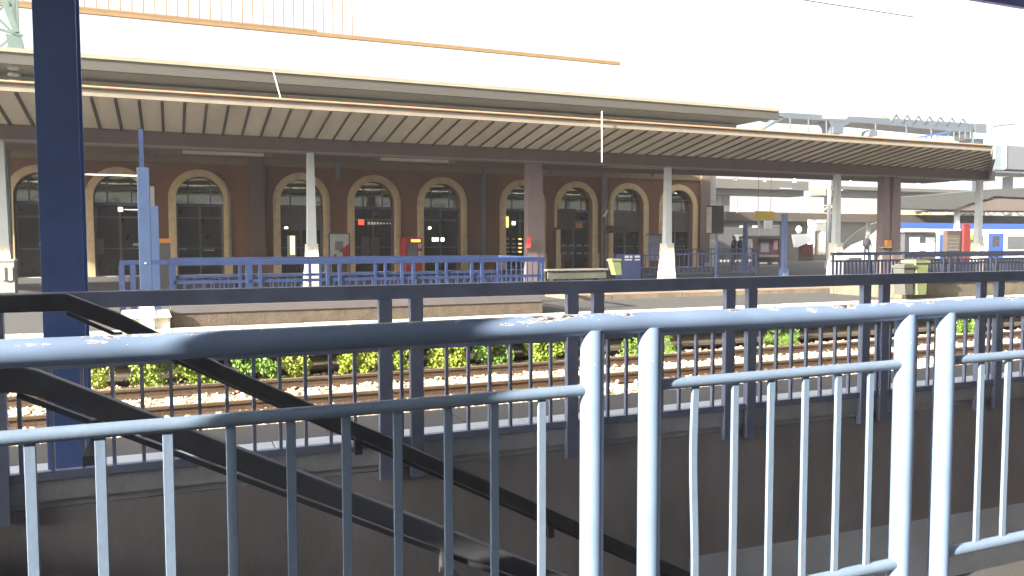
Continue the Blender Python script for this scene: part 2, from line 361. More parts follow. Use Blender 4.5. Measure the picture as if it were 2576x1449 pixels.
# ================================================================ PLANTS AT THE FAR WALL
def plant(pxa, pxb, h, label, dens=1.0, spiky=False):
    a = atY((pxa), 930, 12.85).x; b = atY(pxb, 930, 12.85).x; cx = (a+b)/2; w = (b-a)/2; rnd = random.Random(int(pxa))
    t = thing('leafy_weed', (cx, 12.85, BZ), label, 'plant', 'weeds growing at the foot of the far platform')
    L = M(); St = M(); nst = max(4, int(w*9))
    for k in range(nst):
        x = cx+rnd.uniform(-w*.6, w*.6); y = 12.85+rnd.uniform(-.1, .12); tx = x+rnd.uniform(-w*.4, w*.4); tz = BZ+h*rnd.uniform(.6, 1)
        St.cyl((x, y, BZ-0.04), (tx, y+rnd.uniform(-.08, .08), tz), 0.006, 5, 0.003)
    cl = [(cx+rnd.uniform(-w*.75, w*.75), 12.85+rnd.uniform(-.16, .16), BZ+h*rnd.uniform(.12, .85), rnd.uniform(.07, .15)) for _ in range(max(5, int(w*h*120)))]
    for (x, y, z, r) in cl:
        for _ in range(int(95*dens)):
            p = Vector((rnd.gauss(0, 1), rnd.gauss(0, .8), rnd.gauss(0, .9))); p = p.normalized()*r*rnd.random()**.4
            q = Vector((x, y, z))+p
            if q.z < BZ: continue
            s = rnd.uniform(.012, .027)*(0.6 if spiky else 1); d = Vector((rnd.gauss(0, 1), rnd.gauss(0, 1), rnd.gauss(.3, .7))).normalized()
            if spiky: d = (p.normalized()+Vector((0, 0, .6))).normalized(); 
            e = d.orthogonal().normalized(); e.rotate(Matrix.Rotation(rnd.uniform(0, 6.28), 3, d)); g = d.cross(e)
            ln = s*(2.6 if spiky else 1.3); wd = s*(.35 if spiky else .8)
            if spiky: e, g, d = d, e, g
            L.add([q-e*ln, q+g*wd, q+e*ln+d*s*.2, q-g*wd], [(0, 1, 2, 3)])
    obj('foliage', L, leafs[int(pxa) % 3], t, fix=False); obj('stem', St, stemm, t)
plant(226, 272, .34, 'small low weed at the far left, partly behind the blue column', .8)
plant(318, 428, .62, 'large round bright green weed left of the diagonal handrail')
plant(432, 560, .38, 'low spreading green weed right under the diagonal handrail', .8)
plant(578, 702, .60, 'wide bright green weed just right of the diagonal handrail')
plant(706, 792, .66, 'upright leafy weed between two thin balusters, left of the tallest one')
plant(838, 958, .70, 'tall dense leafy weed just left of the first pair of railing posts')
plant(960, 1030, .60, 'darker leafy weed seen in the gap of the first pair of railing posts')
plant(1078, 1172, .62, 'shaggy green weed right of the first pair of railing posts')
plant(1190, 1292, .66, 'bright full weed in the middle of the second railing panel')
plant(1320, 1420, .66, 'bright bushy weed left of the second pair of railing posts')
plant(1562, 1600, .32, 'small dark weed seen between the two pale tube posts', 1.0)
plant(1664, 1692, .55, 'narrow feathery weed right beside the second pale tube post', 1.2, True)
plant(1925, 2004, .60, 'feathery spiky weed between the third and fourth pairs of posts', 1.3, True)
plant(2408, 2446, .55, 'yellow green weed right of the last pale tube post', 1.0)

# ================================================================ NEAR TUBE RAILING
t = thing('tube_railing', (1.3, 2.2, PZ), 'pale blue tubular railing with peeling paint in the foreground', 'railing')
YR = 2.2
pts = [(-4+i*0.25, YR, -0.262+0.0025*sin(i*.7)) for i in range(56)]
m = M(); nseg = 28
for i, p in enumerate(pts):
    for k in range(nseg):
        a = 2*pi*k/nseg; m.v.append((p[0], p[1]+0.0345*cos(a), p[2]+0.0345*sin(a)))
for i in range(len(pts)-1):
    for k in range(nseg):
        m.f.append((i*nseg+k, i*nseg+(k+1) % nseg, (i+1)*nseg+(k+1) % nseg, (i+1)*nseg+k))
obj('top_rail', m, rail_white, t, smooth=True)
posts = [-1.46, -1.25, 1.2, 1.41, 2.53, 2.74, 3.87, 4.08, 5.2, 5.41]
for x in posts: obj('post', M().cyl((x, YR, PZ+0.02), (x, YR, -0.275), 0.0375, 28), rail_white, t, smooth=True)
for a, b in ((-4, -1.46), (-1.25, 1.2), (1.41, 2.53), (2.74, 3.87), (4.08, 5.2), (5.41, 7)):
    obj('mid_rail', M().cyl((a, YR, -0.465), (b, YR, -0.463), 0.0185, 20), bar_white, t, smooth=True)
    obj('bottom_rail', M().cyl((a, YR, -1.225), (b, YR, -1.225), 0.021, 20), bar_white, t, smooth=True)
def tube_bar(x, bent=0.0):
    m = M(); N = 10
    for i in range(N+1):
        u = i/N; z = -0.47-u*0.75; dx = bent*sin(u*pi*1.7)
        m.v += [(x-.0125+dx, YR-.006, z), (x+.0125+dx, YR-.006, z), (x+.0125+dx, YR+.006, z), (x-.0125+dx, YR+.006, z)]
        if i:
            o = (i-1)*4
            for k in range(4): m.f.append((o+k, o+(k+1) % 4, o+4+(k+1) % 4, o+4+k))
    m.f += [(0, 1, 2, 3), (N*4+3, N*4+2, N*4+1, N*4)]
    o = obj('baluster', m, bar_white, t, bevel=0.0015); return o
for x in (-.773, -.622, -.472, -.321, -.171, -.018, .133, .285, .433, .578, .728, .872, 1.027): tube_bar(x)
b = tube_bar(1.588, -0.006); b['label'] = 'bent wavy baluster'
for x in (1.749, 1.902, 2.055, 2.207, 2.362, 2.949, 3.103, 3.257, 3.41, 3.563, 3.716, 4.24, 4.39, 4.54, 4.69, 4.85, 5.0): tube_bar(x)

# ================================================================ FLAT BLUE RAILINGS
def flat_railing(t, x0, x1, y, z1, zt, zb, postx, m_, bal=0.14, pw=0.078, low=-1.40, depth=0.045, off=None, b0=None, th=0.012):
    obj('top_rail', M().box(x0, x1, y-0.03, y+0.03, z1-0.082, z1), m_, t, bevel=0.003)
    obj('upper_rail', M().box(x0, x1, y-0.018, y+0.018, zt-0.05, zt), m_, t)
    obj('bottom_rail', M().box(x0, x1, y-0.02, y+0.02, zb-0.042, zb), m_, t)
    for x in postx:
        obj('post', M().box(x-pw/2, x+pw/2, y-0.034, y+depth-.034, low, z1-0.083), m_, t, bevel=0.002)
    x = (b0 if b0 is not None else x0+bal/2); n = 0
    while x < x1:
        if min(abs(x-p) for p in postx) > 0.055 and n < 100:
            obj('baluster', M().box(x-th/2, x+th/2, y-0.012, y+0.012, zb, zt-0.05), m_, t); n += 1
        x += bal
t = thing('stair_railing', (3, 4.6, -1.4), 'dark blue flat-bar railing along the far side of the near stairwell', 'railing')
flat_railing(t, -3.5, 12, 4.6, -0.255, -0.59, -1.155, [-3.3, -.80, 1.136, 1.323, 2.353, 2.54, 3.585, 3.775, 4.85, 5.045, 6.117, 6.33, 7.36, 7.56, 8.61, 8.81], navy, bal=0.139, b0=-3.49, th=0.018)

# handrails along the stairs
def handrail(y, pts, label, wall_y):
    t = thing('stair_handrail', (pts[0][0], y, pts[0][1]-.1), label, 'handrail', 'handrails down the near stairs')
    m = M(); w, h = 0.055, 0.085
    P = [Vector((x, y, z)) for x, z in pts]
    for i in range(len(P)-1):
        a, b = P[i], P[i+1]
        m.add([a+Vector((0,-w/2,-h)), a+Vector((0,w/2,-h)), a+Vector((0,w/2,0)), a+Vector((0,-w/2,0)), b+Vector((0,-w/2,-h)), b+Vector((0,w/2,-h)), b+Vector((0,w/2,0)), b+Vector((0,-w/2,0))],
              [(0,1,5,4), (1,2,6,5), (2,3,7,6), (3,0,4,7)] + ([(0,3,2,1)] if i == 0 else []) + ([(4,5,6,7)] if i == len(P)-2 else []))
    obj('grip', m, handm, t, bevel=0.008)
    u = M(); A, B = P[1], P[-1]; u.bar(A+Vector((0, .012, -.098)), B+Vector((0, .012, -.098)), 0.016, 0.018); obj('lower_bar', u, handm, t)
    d = (B-A); L_ = d.length
    for k in range(int(L_/1.35)+1):
        p = A+d*min(1, (0.25+k*1.35)/L_)
        q = M().box(p.x-.02, p.x+.02, min(y, wall_y), max(y, wall_y), p.z-.17, p.z-.14); q.box(p.x-.02, p.x+.02, y-.018, y+.018, p.z-.17, p.z-.08)
        obj('bracket', q, handm, t)
    return t
handrail(4.42, [(-2.2, -0.25), (-0.47, -0.25), (-0.24, -0.355), (0.24, -0.645), (1.16, -1.13), (2.28, -1.745), (5.5, -3.5)], 'dark handrail on the far stair wall, the upper one in view', 4.6)
handrail(2.95, [(-1.6, -0.39), (-0.46, -0.39), (-0.40, -0.41), (0.336, -0.79), (1.487, -1.39), (4.5, -2.96)], 'dark handrail on the near side of the stairs, the lower one in view', 2.7)

# ================================================================ NEAR CANOPY AND ITS COLUMNS
t = thing('near_platform_canopy', (2, 3.3, PZ), 'flat canopy over the near stairs, only its blue edge at the top right corner', 'canopy')
obj('roof_deck', M().box(-14, 40, 0.32, 5.80, 2.60, 2.78), mat('near canopy sheet', (0.30, 0.32, 0.42), 0.6, var=0.08), t)
obj('edge_trim', M().box(-14, 40, 5.801, 5.86, 2.42, 2.80), mat('blue canopy trim', (0.30, 0.34, 0.80), 0.5), t)
m = M(); m.box(-.635, -.435, 4.90, 4.915, PZ, 2.6); m.box(-.635, -.435, 5.12, 5.135, PZ, 2.6); m.box(-.545, -.527, 4.915, 5.12, PZ, 2.6)
o = obj('column', m, navy2, t, bevel=0.002, label='big dark blue column at the left of the view')
obj('column_base_plate', M().box(-.72, -.35, 4.83, 5.2, PZ+.006, PZ+.03), navy2, t)
for x in (6.9, 14.4): obj('column', M().box(x-.1, x+.1, -.6, -.4, PZ, 2.6), navy2, t)
obj('column', M().box(-2.50, -2.36, 1.25, 1.45, PZ, 2.6), navy2, t)

# ================================================================ FAR STAIRWELL (parapet, piers, railing)
YF = 13.6
m = M(); m.box(-0.03, 6.36, YF, YF+0.12, PZ, -1.13)
par = thing('stairwell_parapet', (3, YF, PZ), 'rough brown concrete parapet under the blue railing of the far stairwell', 'parapet')
obj('front_wall', m, conc, par); obj('coping', M().box(-0.03, 6.36, YF-0.025, YF+0.15, -1.129, -1.0), mat('grey coping', (0.13, 0.12, 0.125), .8, var=.1), par, bevel=.008)
m = M(); m.box(-0.03, 6.36, 15.78, 15.9, PZ, -1.0); obj('back_wall', m, conc, par)
m = M(); m.box(6.24, 6.36, YF+.151, 15.77, PZ, -1.0); obj('end_wall', m, conc, par)
t = thing('stairwell_railing', (3, YF, -1.0), 'faded blue railing round the far stairwell in front of the arches', 'railing', 'blue railings round the far stairwells')
def far_rail(t, x0, x1, y, shift=0, bal=.2):
    flat_railing(t, x0, x1, y, -0.30, -0.62, -0.955, [p for p in [x0+0.06+1.28*k*.5+(.1 if k % 2 else -.1)*0 for k in range(0)]]+[x0+.05, x1-.05]+sum([[x0+1.28*k-.1, x0+1.28*k+.1] for k in range(1, int((x1-x0)/1.28)+1) if x0+1.28*k < x1-.3], []), blue, bal=bal, pw=.055, low=-1.0, depth=.05, th=.018)
far_rail(t, -0.05, 6.42, YF+.04, bal=.15); 
far_rail(t, 0.0, 6.42, 15.84, bal=.15)
m = M(); 
obj('end_rail', M().box(6.36, 6.42, YF+.08, 15.8, -.382, -.30), blue, t)
for k in range(1, 9): obj('end_baluster', M().box(6.38, 6.40, YF+.26*k-.01, YF+.26*k+.01, -1.0, -.383), blue, t)
obj('end_rail', M().box(6.37, 6.41, YF+.08, 15.8, -.97, -.93), blue, t)
obj('gate_rail', M().box(-.75, -.05, YF+.5, YF+.56, -.37, -.30), blue, t)
for x in (-.72, -.56): obj('gate_post', M().box(x-.04, x+.04, YF+.48, YF+.58, PZ, -.371), blue, t)
# second railing at the right edge of the picture
X2 = atY(2272, 650, YF).x
t = thing('stairwell_railing', (X2+4, YF, -1.0), 'dark blue railing with perforated infill at the right edge, train behind it', 'railing', 'blue railings round the far stairwells')
flat_railing(t, X2, X2+9, YF, -.30, -.5, -.98, [X2+.05, X2+1.3, X2+1.5, X2+2.9, X2+3.1, X2+4.5, X2+4.7], navy_d, bal=.12, pw=.06, low=-1.0, th=.06)
flat_railing(t, X2, X2+9, 15.8, -.30, -.5, -.98, [X2+.05, X2+1.3, X2+1.5, X2+2.9, X2+3.1, X2+4.5, X2+4.7], navy_d, bal=.13, pw=.06, low=-1.0, th=.06)
m = M(); m.box(X2, X2+9, YF, YF+.12, PZ, -1.01); m.box(X2, X2+9, 15.7, 15.82, PZ, -1.01); m.box(X2, X2+.12, YF+.121, 15.69, PZ, -1.01)
tag(obj('stairwell_parapet', m, conc_p), 'dark parapet of the stairwell at the right edge behind the green bin', 'parapet')

# tall blue posts left of the stairwell
t = thing('blue_sign_post', (-.36, 13.62, PZ), 'tall light blue post with thin arms on the near corner of the far stairwell', 'post')
obj('shaft', M().box(-.445, -.275, 13.54, 13.70, -1.0, 1.12), blue_l, t, bevel=.004)
m = M(); m.box(-.41, -.345, 13.59, 13.65, 1.121, 1.70); obj('top_mast', m, blue, t)
m = M(); m.prism([(-.50, 13.45, -1.17), (-.22, 13.45, -1.17), (-.26, 13.5, -1.0), (-.46, 13.5, -1.0)], (0, .28, 0)); m.box(-.47, -.26, 13.48, 13.74, PZ, -1.171); obj('plinth', m, conc_l, t)
obj('arm', M().box(-1.20, -.446, 13.6, 13.62, .985, 1.005), whitem, t); obj('arm_bracket', M().box(-1.25, -1.2, 13.58, 13.64, .93, 1.08), mastm, t)
m = M(); m.box(-.66, -.446, 13.6, 13.612, .475, .485); obj('arm', m, whitem, t)
pl = obj('number_plate', M().box(-.72, -.655, 13.59, 13.62, .45, .515), whitem, t)
m = M(); m.box(-.708, -.70, 13.586, 13.589, .46, .505); m.box(-.695, -.672, 13.586, 13.589, .495, .503); m.box(-.682, -.674, 13.586, 13.589, .462, .494); obj('figure', m, darkm, pl)
obj('bolt', M().cyl((-.30-.06, 13.54, -.335), (-.36, 13.525, -.335), .012, 8), whitem, t)
xx = atY(387, 600, 15.9).x
t = thing('blue_sign_post', (xx, 15.9, PZ), 'shorter blue post with dark top standing behind the tall one', 'post')
obj('shaft', M().box(xx-.085, xx+.085, 15.85, 16.0, PZ, .63), blue_l, t); obj('dark_top', M().box(xx-.11, xx+.03, 15.88, 15.98, .631, .98), darkg, t)
# two stone piers
for pxc, lab in ((327, 'left grey capped pier beside the tall blue post foot'), (405, 'right grey capped pier beside the tall blue post foot')):
    x = atY(pxc, 790, 13.58).x
    t = thing('capped_pier', (x, 13.6, PZ), lab, 'pier', 'capped piers at the far stairwell')
    obj('shaft', M().box(x-.12, x+.12, 13.52, 13.7, PZ, -1.17), stonew, t)
    obj('cap', M().prism([(x-.15, 13.46, -1.169), (x+.15, 13.46, -1.169), (x+.11, 13.5, -1.06), (x-.11, 13.5, -1.06)], (0, .26, 0)), conc_l, t)

# ================================================================ MAIN FAR CANOPY (front)
YC = 23.5
CX0, CX1, CXB = -14, 28.1, 31.8
can = thing('far_platform_canopy', (8, 23.5, PZ), 'long ribbed canopy with brown beam and white columns over the far platform', 'canopy')
Y0c, Z0c, Y1c, Z1c = 20.9, 3.31, 23.4, 2.895
def ribbed(x0, x1):
    m = M(); m.add([(x0, Y0c, Z0c), (x1, Y0c, Z0c), (x1+3.5, Y1c, Z1c), (x0, Y1c, Z1c)], [(0, 1, 2, 3)])
    m.add([(x0, Y0c, Z0c+.05), (x1, Y0c, Z0c+.05), (x1+3.5, Y1c, Z1c+.05), (x0, Y1c, Z1c+.05)], [(3, 2, 1, 0)]); return m
obj('front_soffit', ribbed(CX0, CX1), soffit, can, fix=False)
m = M(); x = CX0
while x < CX1:
    m.add([(x, Y0c, Z0c-.002), (x+.07, Y0c, Z0c-.002), (x+.07, Y1c, Z1c-.002), (x, Y1c, Z1c-.002), (x, Y0c, Z0c-.05), (x+.035, Y0c, Z0c-.05), (x+.035, Y1c, Z1c-.05), (x, Y1c, Z1c-.05)],
          [(0,1,2,3), (4,7,6,5), (0,4,5,1), (2,6,7,3), (1,5,6,2), (0,3,7,4)]); x += .495
obj('sheet_ribs', m, ribm, can); m = M()
while x < CX1+3.2:
    u = (x-CX1)/3.5; ya = Y0c+(Y1c-Y0c)*u; za = Z0c+(Z1c-Z0c)*u
    m.add([(x, ya, za-.05), (x+.05, ya, za-.05), (x+.05, Y1c, Z1c-.05), (x, Y1c, Z1c-.05), (x, ya, za-.002), (x+.05, ya, za-.002), (x+.05, Y1c, Z1c-.002), (x, Y1c, Z1c-.002)], [(0,1,2,3), (0,4,5,1), (3,2,6,7), (1,5,6,2), (0,3,7,4)]); x += .495
obj('sheet_ribs', m, ribm, can)
obj('fascia', M().box(CX0, CX1, Y0c-.05, Y0c-.001, 3.30, 3.49), fascia, can)
obj('gutter', M().cyl((CX0, Y0c-.09, 3.50), (CX1, Y0c-.09, 3.50), .032, 10), mat('orange gutter', (0.50, 0.30, 0.17), .5, var=.15), can)  # gutter pipe in a warmer orange than the fascia
obj('beam', M().box(CX0, CXB, YC-.1, YC+.3, 2.52, 2.89), beamm, can)
obj('beam_flange', M().box(CX0, CXB, YC-.16, YC+.36, 2.49, 2.518), mat('pale flange', (.30, .25, .21), .6), can)
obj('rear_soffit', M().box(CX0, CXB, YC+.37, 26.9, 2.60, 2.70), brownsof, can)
obj('end_trim', M().prism([(CX1+.01, Y0c-.1, 3.0), (CXB+.05, YC+.3, 2.50), (CXB+.05, YC+.3, 3.1), (CX1+.01, Y0c-.1, 3.5)], (.08, -.05, 0)), mat('grey end sheet', (.12, .13, .12), .6), can)
obj('roof_sheet', M().box(CX0, CXB, 23.62, 26.9, 2.95, 3.0), rooft, can)
m = M(); 
x = CX0+.03
while x < CX1:
    if random.random() < .82: m.blob((x, Y1c-.06, 2.90), .03, .03, .03, 6, 4)
    x += .495
obj('bolt_heads', m, whitem, can)
for pxx, w in ((5, .20), (782, .20), (1679, .20), (2105, .21), (2463, .21)):
    x = atY(pxx, 500, YC).x
    c = obj('column', M().prism([(x-w/2-.03, YC-.1, -.1), (x+w/2+.03, YC-.1, -.1), (x+w/2-.01, YC-.1, 2.488), (x-w/2+.01, YC-.1, 2.488)], (0, .2, 0)), colw, can)
    obj('pedestal', M().prism([(x-.26, YC-.2, PZ), (x+.26, YC-.2, PZ), (x+.2, YC-.2, -.9), (x+.15, YC-.2, -.12), (x-.15, YC-.2, -.12), (x-.2, YC-.2, -.9)], (0, .4, 0)), stonew, c)
    obj('column_collar', M().box(x-.16, x+.16, YC-.21, YC+.21, -.119, -.085), colw, c)
for xa, xb in ((10.44, 10.92), (25.56, 25.86), (26.08, 26.42)):
    obj('brown_column', M().prism([(xa-.02, YC-.12, PZ), (xb+.12, YC-.12, PZ), (xb, YC-.12, 2.489), (xa, YC-.12, 2.489)], (0, .32, 0)), beamm, can)
# strip lights under the beam
for a, b, y, lab in ((435, 685, 377, 'long strip light under the beam, leftmost of three'), (936, 1145, 395, 'long strip light under the beam, middle of three'), (1513, 1690, 413, 'long strip light under the beam, touching the white column')):
    p = atY(a, y, 24.2); q = atY(b, y, 24.2); t = thing('strip_light', (p.x, 24.2, p.z), lab, 'strip light', 'strip lights under the far canopy')
    obj('housing', M().box(p.x, q.x, 24.12, 24.28, p.z-.01, 2.488), greym, t); obj('diffuser', M().box(p.x+.25, q.x-.25, 24.10, 24.30, p.z-.085, p.z-.011), creamm, t)
    for xq in (p.x+.12, q.x-.12): obj('end_cap', M().box(xq-.12, xq+.12, 24.09, 24.31, p.z-.10, p.z-.011), fascia, t)
# ================================================================ HIGH REAR ROOF
Yh = 25.5
hz = lambda z30: z30/30*Yh
xe = atY(1960, 278, Yh).x
t = thing('high_station_roof', (8, 30, PZ), 'high grey roof spanning behind the front canopy towards the station building', 'roof')
zz = 6.05/30*Yh
obj('edge_beam', M().box(-16, xe, Yh, Yh+.18, zz-.38, zz), mat('roof edge grey', (.07, .066, .055), .7, var=.06), t)
obj('cornice_strip', M().box(-16, xe, Yh-.05, Yh-.001, zz-.07, zz+.04), fascia, t)
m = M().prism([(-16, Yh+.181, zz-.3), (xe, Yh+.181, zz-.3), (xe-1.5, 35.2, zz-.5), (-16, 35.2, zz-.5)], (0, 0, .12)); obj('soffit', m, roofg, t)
m = M()
for k in range(1, 5): m.box(-16, xe-.8, Yh+1.6*k, Yh+1.6*k+.25, zz-.62, zz-.42)
obj('purlins', m, roofg, t)
m = M()
for x in (-12, -4, 4, 12, 20): m.box(x-.15, x+.15, 33.6, 33.9, PZ, zz-.5)
for x in (-12, -4, 4, 12, 20): pass
o = obj('roof_post', M().box(-12.1, -11.9, 27, 27.2, PZ, zz-.5), beamm, t)
for i, (px0, py0, px1, py1) in enumerate(((687, 178, 706, 246), (495, 238, 497, 285), (1514, 280, 1514, 408))):
    a = atY(px0, py0, 23.0 if i != 2 else 20.7); b = atY(px1, py1, 23.0 if i != 2 else 20.7)
    if i < 2: tag(obj('hanging_wire', M().cyl(a, b, .012, 6), whitem), ['slanting pale wire above the canopy between roof and fascia', 'short vertical pale wire above the canopy left of the slanting one'][i], 'wire', 'wires above the far canopy')
    else: tag(obj('drain_wire', M().cyl(a, b, .014, 6), whitem), 'thin pale vertical rod in front of the ribbed canopy', 'rod')
# ornamental roof railing high on the left, fading into the bright sky
Yo = 31.0
a = atY(100, 14, Yo); b = atY(1560, 138, Yo)
t = thing('rooftop_railing', (a.x, Yo, a.z), 'long ochre beam with upright slats high against the bright sky', 'railing')
och = mat('ochre sunlit metal', (.30, .18, .07), .6, var=.1)
obj('beam', M().box(a.x-4, b.x, Yo-.05, Yo+.1, a.z-.12, a.z+.02), och, t)
obj('upper_strip', M().box(a.x-4, a.x+9, Yo-.06, Yo-.051, a.z+.021, a.z+.09), och, t)
k = 0; x = a.x-3
while x < atY(900, 60, Yo).x and k < 60:
    obj('slat', M().box(x-.02, x+.02, Yo, Yo+.03, a.z+.021, a.z+1.3), och, t); x += .36; k += 1
obj('support_post', M().box(a.x-.2, a.x, Yo+.1, Yo+.3, zz-.2, a.z-.12), och, t)
# lattice mast at the far left
t = thing('lattice_mast', (-5.2, 26.5, PZ), 'pale green lattice mast with brackets at the top left corner', 'mast')
X0 = atY(8, 100, 26.6).x
m = M()
m.bar((X0-.1, 26.85, PZ), (X0-.1, 26.85, 2.8), .2, .2)
for dx in (-.28, .28):
    for dy in (0, .5): m.bar((X0+dx, 26.6+dy, 2.8), (X0+dx, 26.6+dy, 9.5), .09, .09)
z = 2.8; s = 1
while z < 9:
    m.bar((X0-.28*s, 26.6, z), (X0+.28*s, 26.6, z+.6), .05, .05); m.bar((X0-.28*s, 27.1, z), (X0+.28*s, 27.1, z+.6), .05, .05); z += .6; s = -s
obj('lattice', m, mastm, t)
m = M(); p = lambda x, y: atY(x, y, 26.4)
m.bar(p(8, -5), p(42, 82), .1, .16); m.bar(p(0, 74), p(58, 90), .07, .07); m.prism([p(14, 84), p(52, 92), p(60, 120), p(54, 128), p(20, 118)], (0, .2, 0)); m.bar(p(14, 12), p(30, 12), .05, .06); m.bar(p(36, 128), p(36, 150), .12, .12)
obj('bracket', m, mastm, t)
m = M()
for yy in (152, 172, 188, 204): q = p(34, yy); m.blob((q.x, q.y, q.z), .16, .12, .06, 8, 5)
obj('insulator', m, greym, t)

# ================================================================ STATION BUILDING
YB = 34.5; R_IN, R_OUT, SPR = .88, 1.16, 1.67
arch = [-4.37-0.02, -1.78, 1.11, 5.07, 8.13, 11.2, 15.12, 17.91, 20.78, 23.71]
bld = thing('station_building', (8, YB, PZ), 'russet station building with a row of ochre arched doorways', 'building')
BX0, BX1, ZT = -16, 25.35, 4.2
m = M()
xs = [BX0]+[(arch[i]+arch[i+1])/2 for i in range(len(arch)-1)]+[BX1]
def q(m, a, b, c, d): m.add([a, b, c, d], [(0, 1, 2, 3)])
for i, cx in enumerate(arch):
    xa, xb = xs[i], xs[i+1]; r = R_IN
    q(m, (xa, YB, PZ), (cx-r, YB, PZ), (cx-r, YB, SPR), (xa, YB, SPR)); q(m, (cx+r, YB, PZ), (xb, YB, PZ), (xb, YB, SPR), (cx+r, YB, SPR))
    q(m, (xa, YB, SPR), (cx-r, YB, SPR), (cx-r, YB, ZT), (xa, YB, ZT)); q(m, (cx+r, YB, SPR), (xb, YB, SPR), (xb, YB, ZT), (cx+r, YB, ZT))
    n = 20
    for k in range(n):
        a0, a1 = pi-pi*k/n, pi-pi*(k+1)/n
        p0 = (cx+r*cos(a0), YB, SPR+r*sin(a0)); p1 = (cx+r*cos(a1), YB, SPR+r*sin(a1))
        q(m, p0, p1, (p1[0], YB, ZT), (p0[0], YB, ZT)); q(m, p0, (p0[0], YB+.5, p0[2]), (p1[0], YB+.5, p1[2]), p1)
    q(m, (cx-r, YB, PZ), (cx-r, YB+.5, PZ), (cx-r, YB+.5, SPR), (cx-r, YB, SPR)); q(m, (cx+r, YB, PZ), (cx+r, YB, SPR), (cx+r, YB+.5, SPR), (cx+r, YB+.5, PZ))
q(m, (BX1, YB, PZ), (BX1, 44, PZ), (BX1, 44, ZT), (BX1, YB, ZT)); q(m, (BX0, YB, PZ), (BX0, YB, ZT), (BX0, 44, ZT), (BX0, 44, PZ)); q(m, (BX0, 44, PZ), (BX0, 44, ZT), (BX1, 44, ZT), (BX1, 44, PZ))
obj('wall', m, stucco, bld, fix=False)
obj('flat_roof', M().box(BX0, BX1, YB-.02, 44, ZT, ZT+.2), rooft, bld)
m = M(); m.box(BX0, BX1, YB-.10, YB-.001, 3.05, 3.40); obj('cornice', m, trim_c, bld)
obj('cornice_lip', M().box(BX0, BX1, YB-.16, YB-.001, 3.401, 3.47), trim_c, bld)
obj('wall_base', M().box(BX0, BX1, YB-.03, YB+.4, PZ-.3, PZ+.02), conc_l, bld)
m = M(); z = PZ
k = 0
while z < 4.2:
    m.box(BX1, BX1+.62, YB-.06, YB+.6, z, z+.66); z += .672; k += 1
obj('stone_pier', m, quoin, bld)
def ring(m, cx, ra, rb, y0, y1):
    n = 28; pa = [(cx-ra, PZ)]+[(cx+ra*cos(pi-pi*k/n), SPR+ra*sin(pi-pi*k/n)) for k in range(n+1)]+[(cx+ra, PZ)]
    pb = [(cx-rb, PZ)]+[(cx+rb*cos(pi-pi*k/n), SPR+rb*sin(pi-pi*k/n)) for k in range(n+1)]+[(cx+rb, PZ)]
    for k in range(len(pa)-1):
        a, b, c, d = pa[k], pa[k+1], pb[k+1], pb[k]
        q(m, (a[0], y0, a[1]), (b[0], y0, b[1]), (c[0], y0, c[1]), (d[0], y0, d[1])); q(m, (d[0], y0, d[1]), (c[0], y0, c[1]), (c[0], y1, c[1]), (d[0], y1, d[1]))
        q(m, (a[0], y0, a[1]), (a[0], y1, a[1]), (b[0], y1, b[1]), (b[0], y0, b[1]))
for i, cx in enumerate(arch):
    m = M(); ring(m, cx, R_IN, R_OUT-.09, YB-.10, YB+.001); ring(m, cx, R_OUT-.088, R_OUT, YB-.06, YB+.001)
    s = obj('arch_surround', m, trimm, bld)
    m = M()
    for sx in (-1, 1): obj('base_block', M().box(cx+sx*(R_IN-.01), cx+sx*(R_OUT+.03), YB-.14, YB-.101, PZ, -.62), trimm, s)
    yb = YB+.32
    w = obj('arched_window', (lambda m: (m.box(cx-R_IN, cx+R_IN, yb-.06, yb+.04, 1.38, 1.50), [m.box(cx+dx-.025, cx+dx+.025, yb-.03, yb+.03, 1.501, SPR+.68) for dx in (-.42, .42)], m.box(cx-.75, cx+.75, yb-.02, yb+.02, 2.05, 2.09), m)[-1])(M()), darkg, bld)
    m = M(); pa = [(cx+R_IN*cos(pi-pi*k/20), yb, SPR+R_IN*sin(pi-pi*k/20)) for k in range(21)]; m.add([(cx-R_IN, yb, 1.5)]+pa+[(cx+R_IN, yb, 1.5)], [tuple(range(23))]); obj('pane', m, glass, w, fix=False)
    if i in (3, 8, 9): obj('blind_panel', M().box(cx-R_IN, cx+R_IN, yb-.03, yb+.03, .45, 1.379), mat('brown blind panel', (.06, .052, .045), .7), bld)
    d = obj('doorway', (lambda m: ([m.box(cx+dx-.035, cx+dx+.035, yb-.05, yb+.03, PZ, 1.379) for dx in (-.84, 0, .84)], m.box(cx-R_IN, cx+R_IN, yb-.04, yb+.02, .9, .96), m.box(cx-R_IN, cx+R_IN, yb-.04, yb+.02, -.3, -.26), m)[-1])(M()), darkg, bld)
    obj('door_glass', M().box(cx-R_IN, cx+R_IN, yb+.031, yb+.05, PZ, 1.379), mat('doorway glass', (.012, .012, .011), .12, var=.3, spec=.35), d)
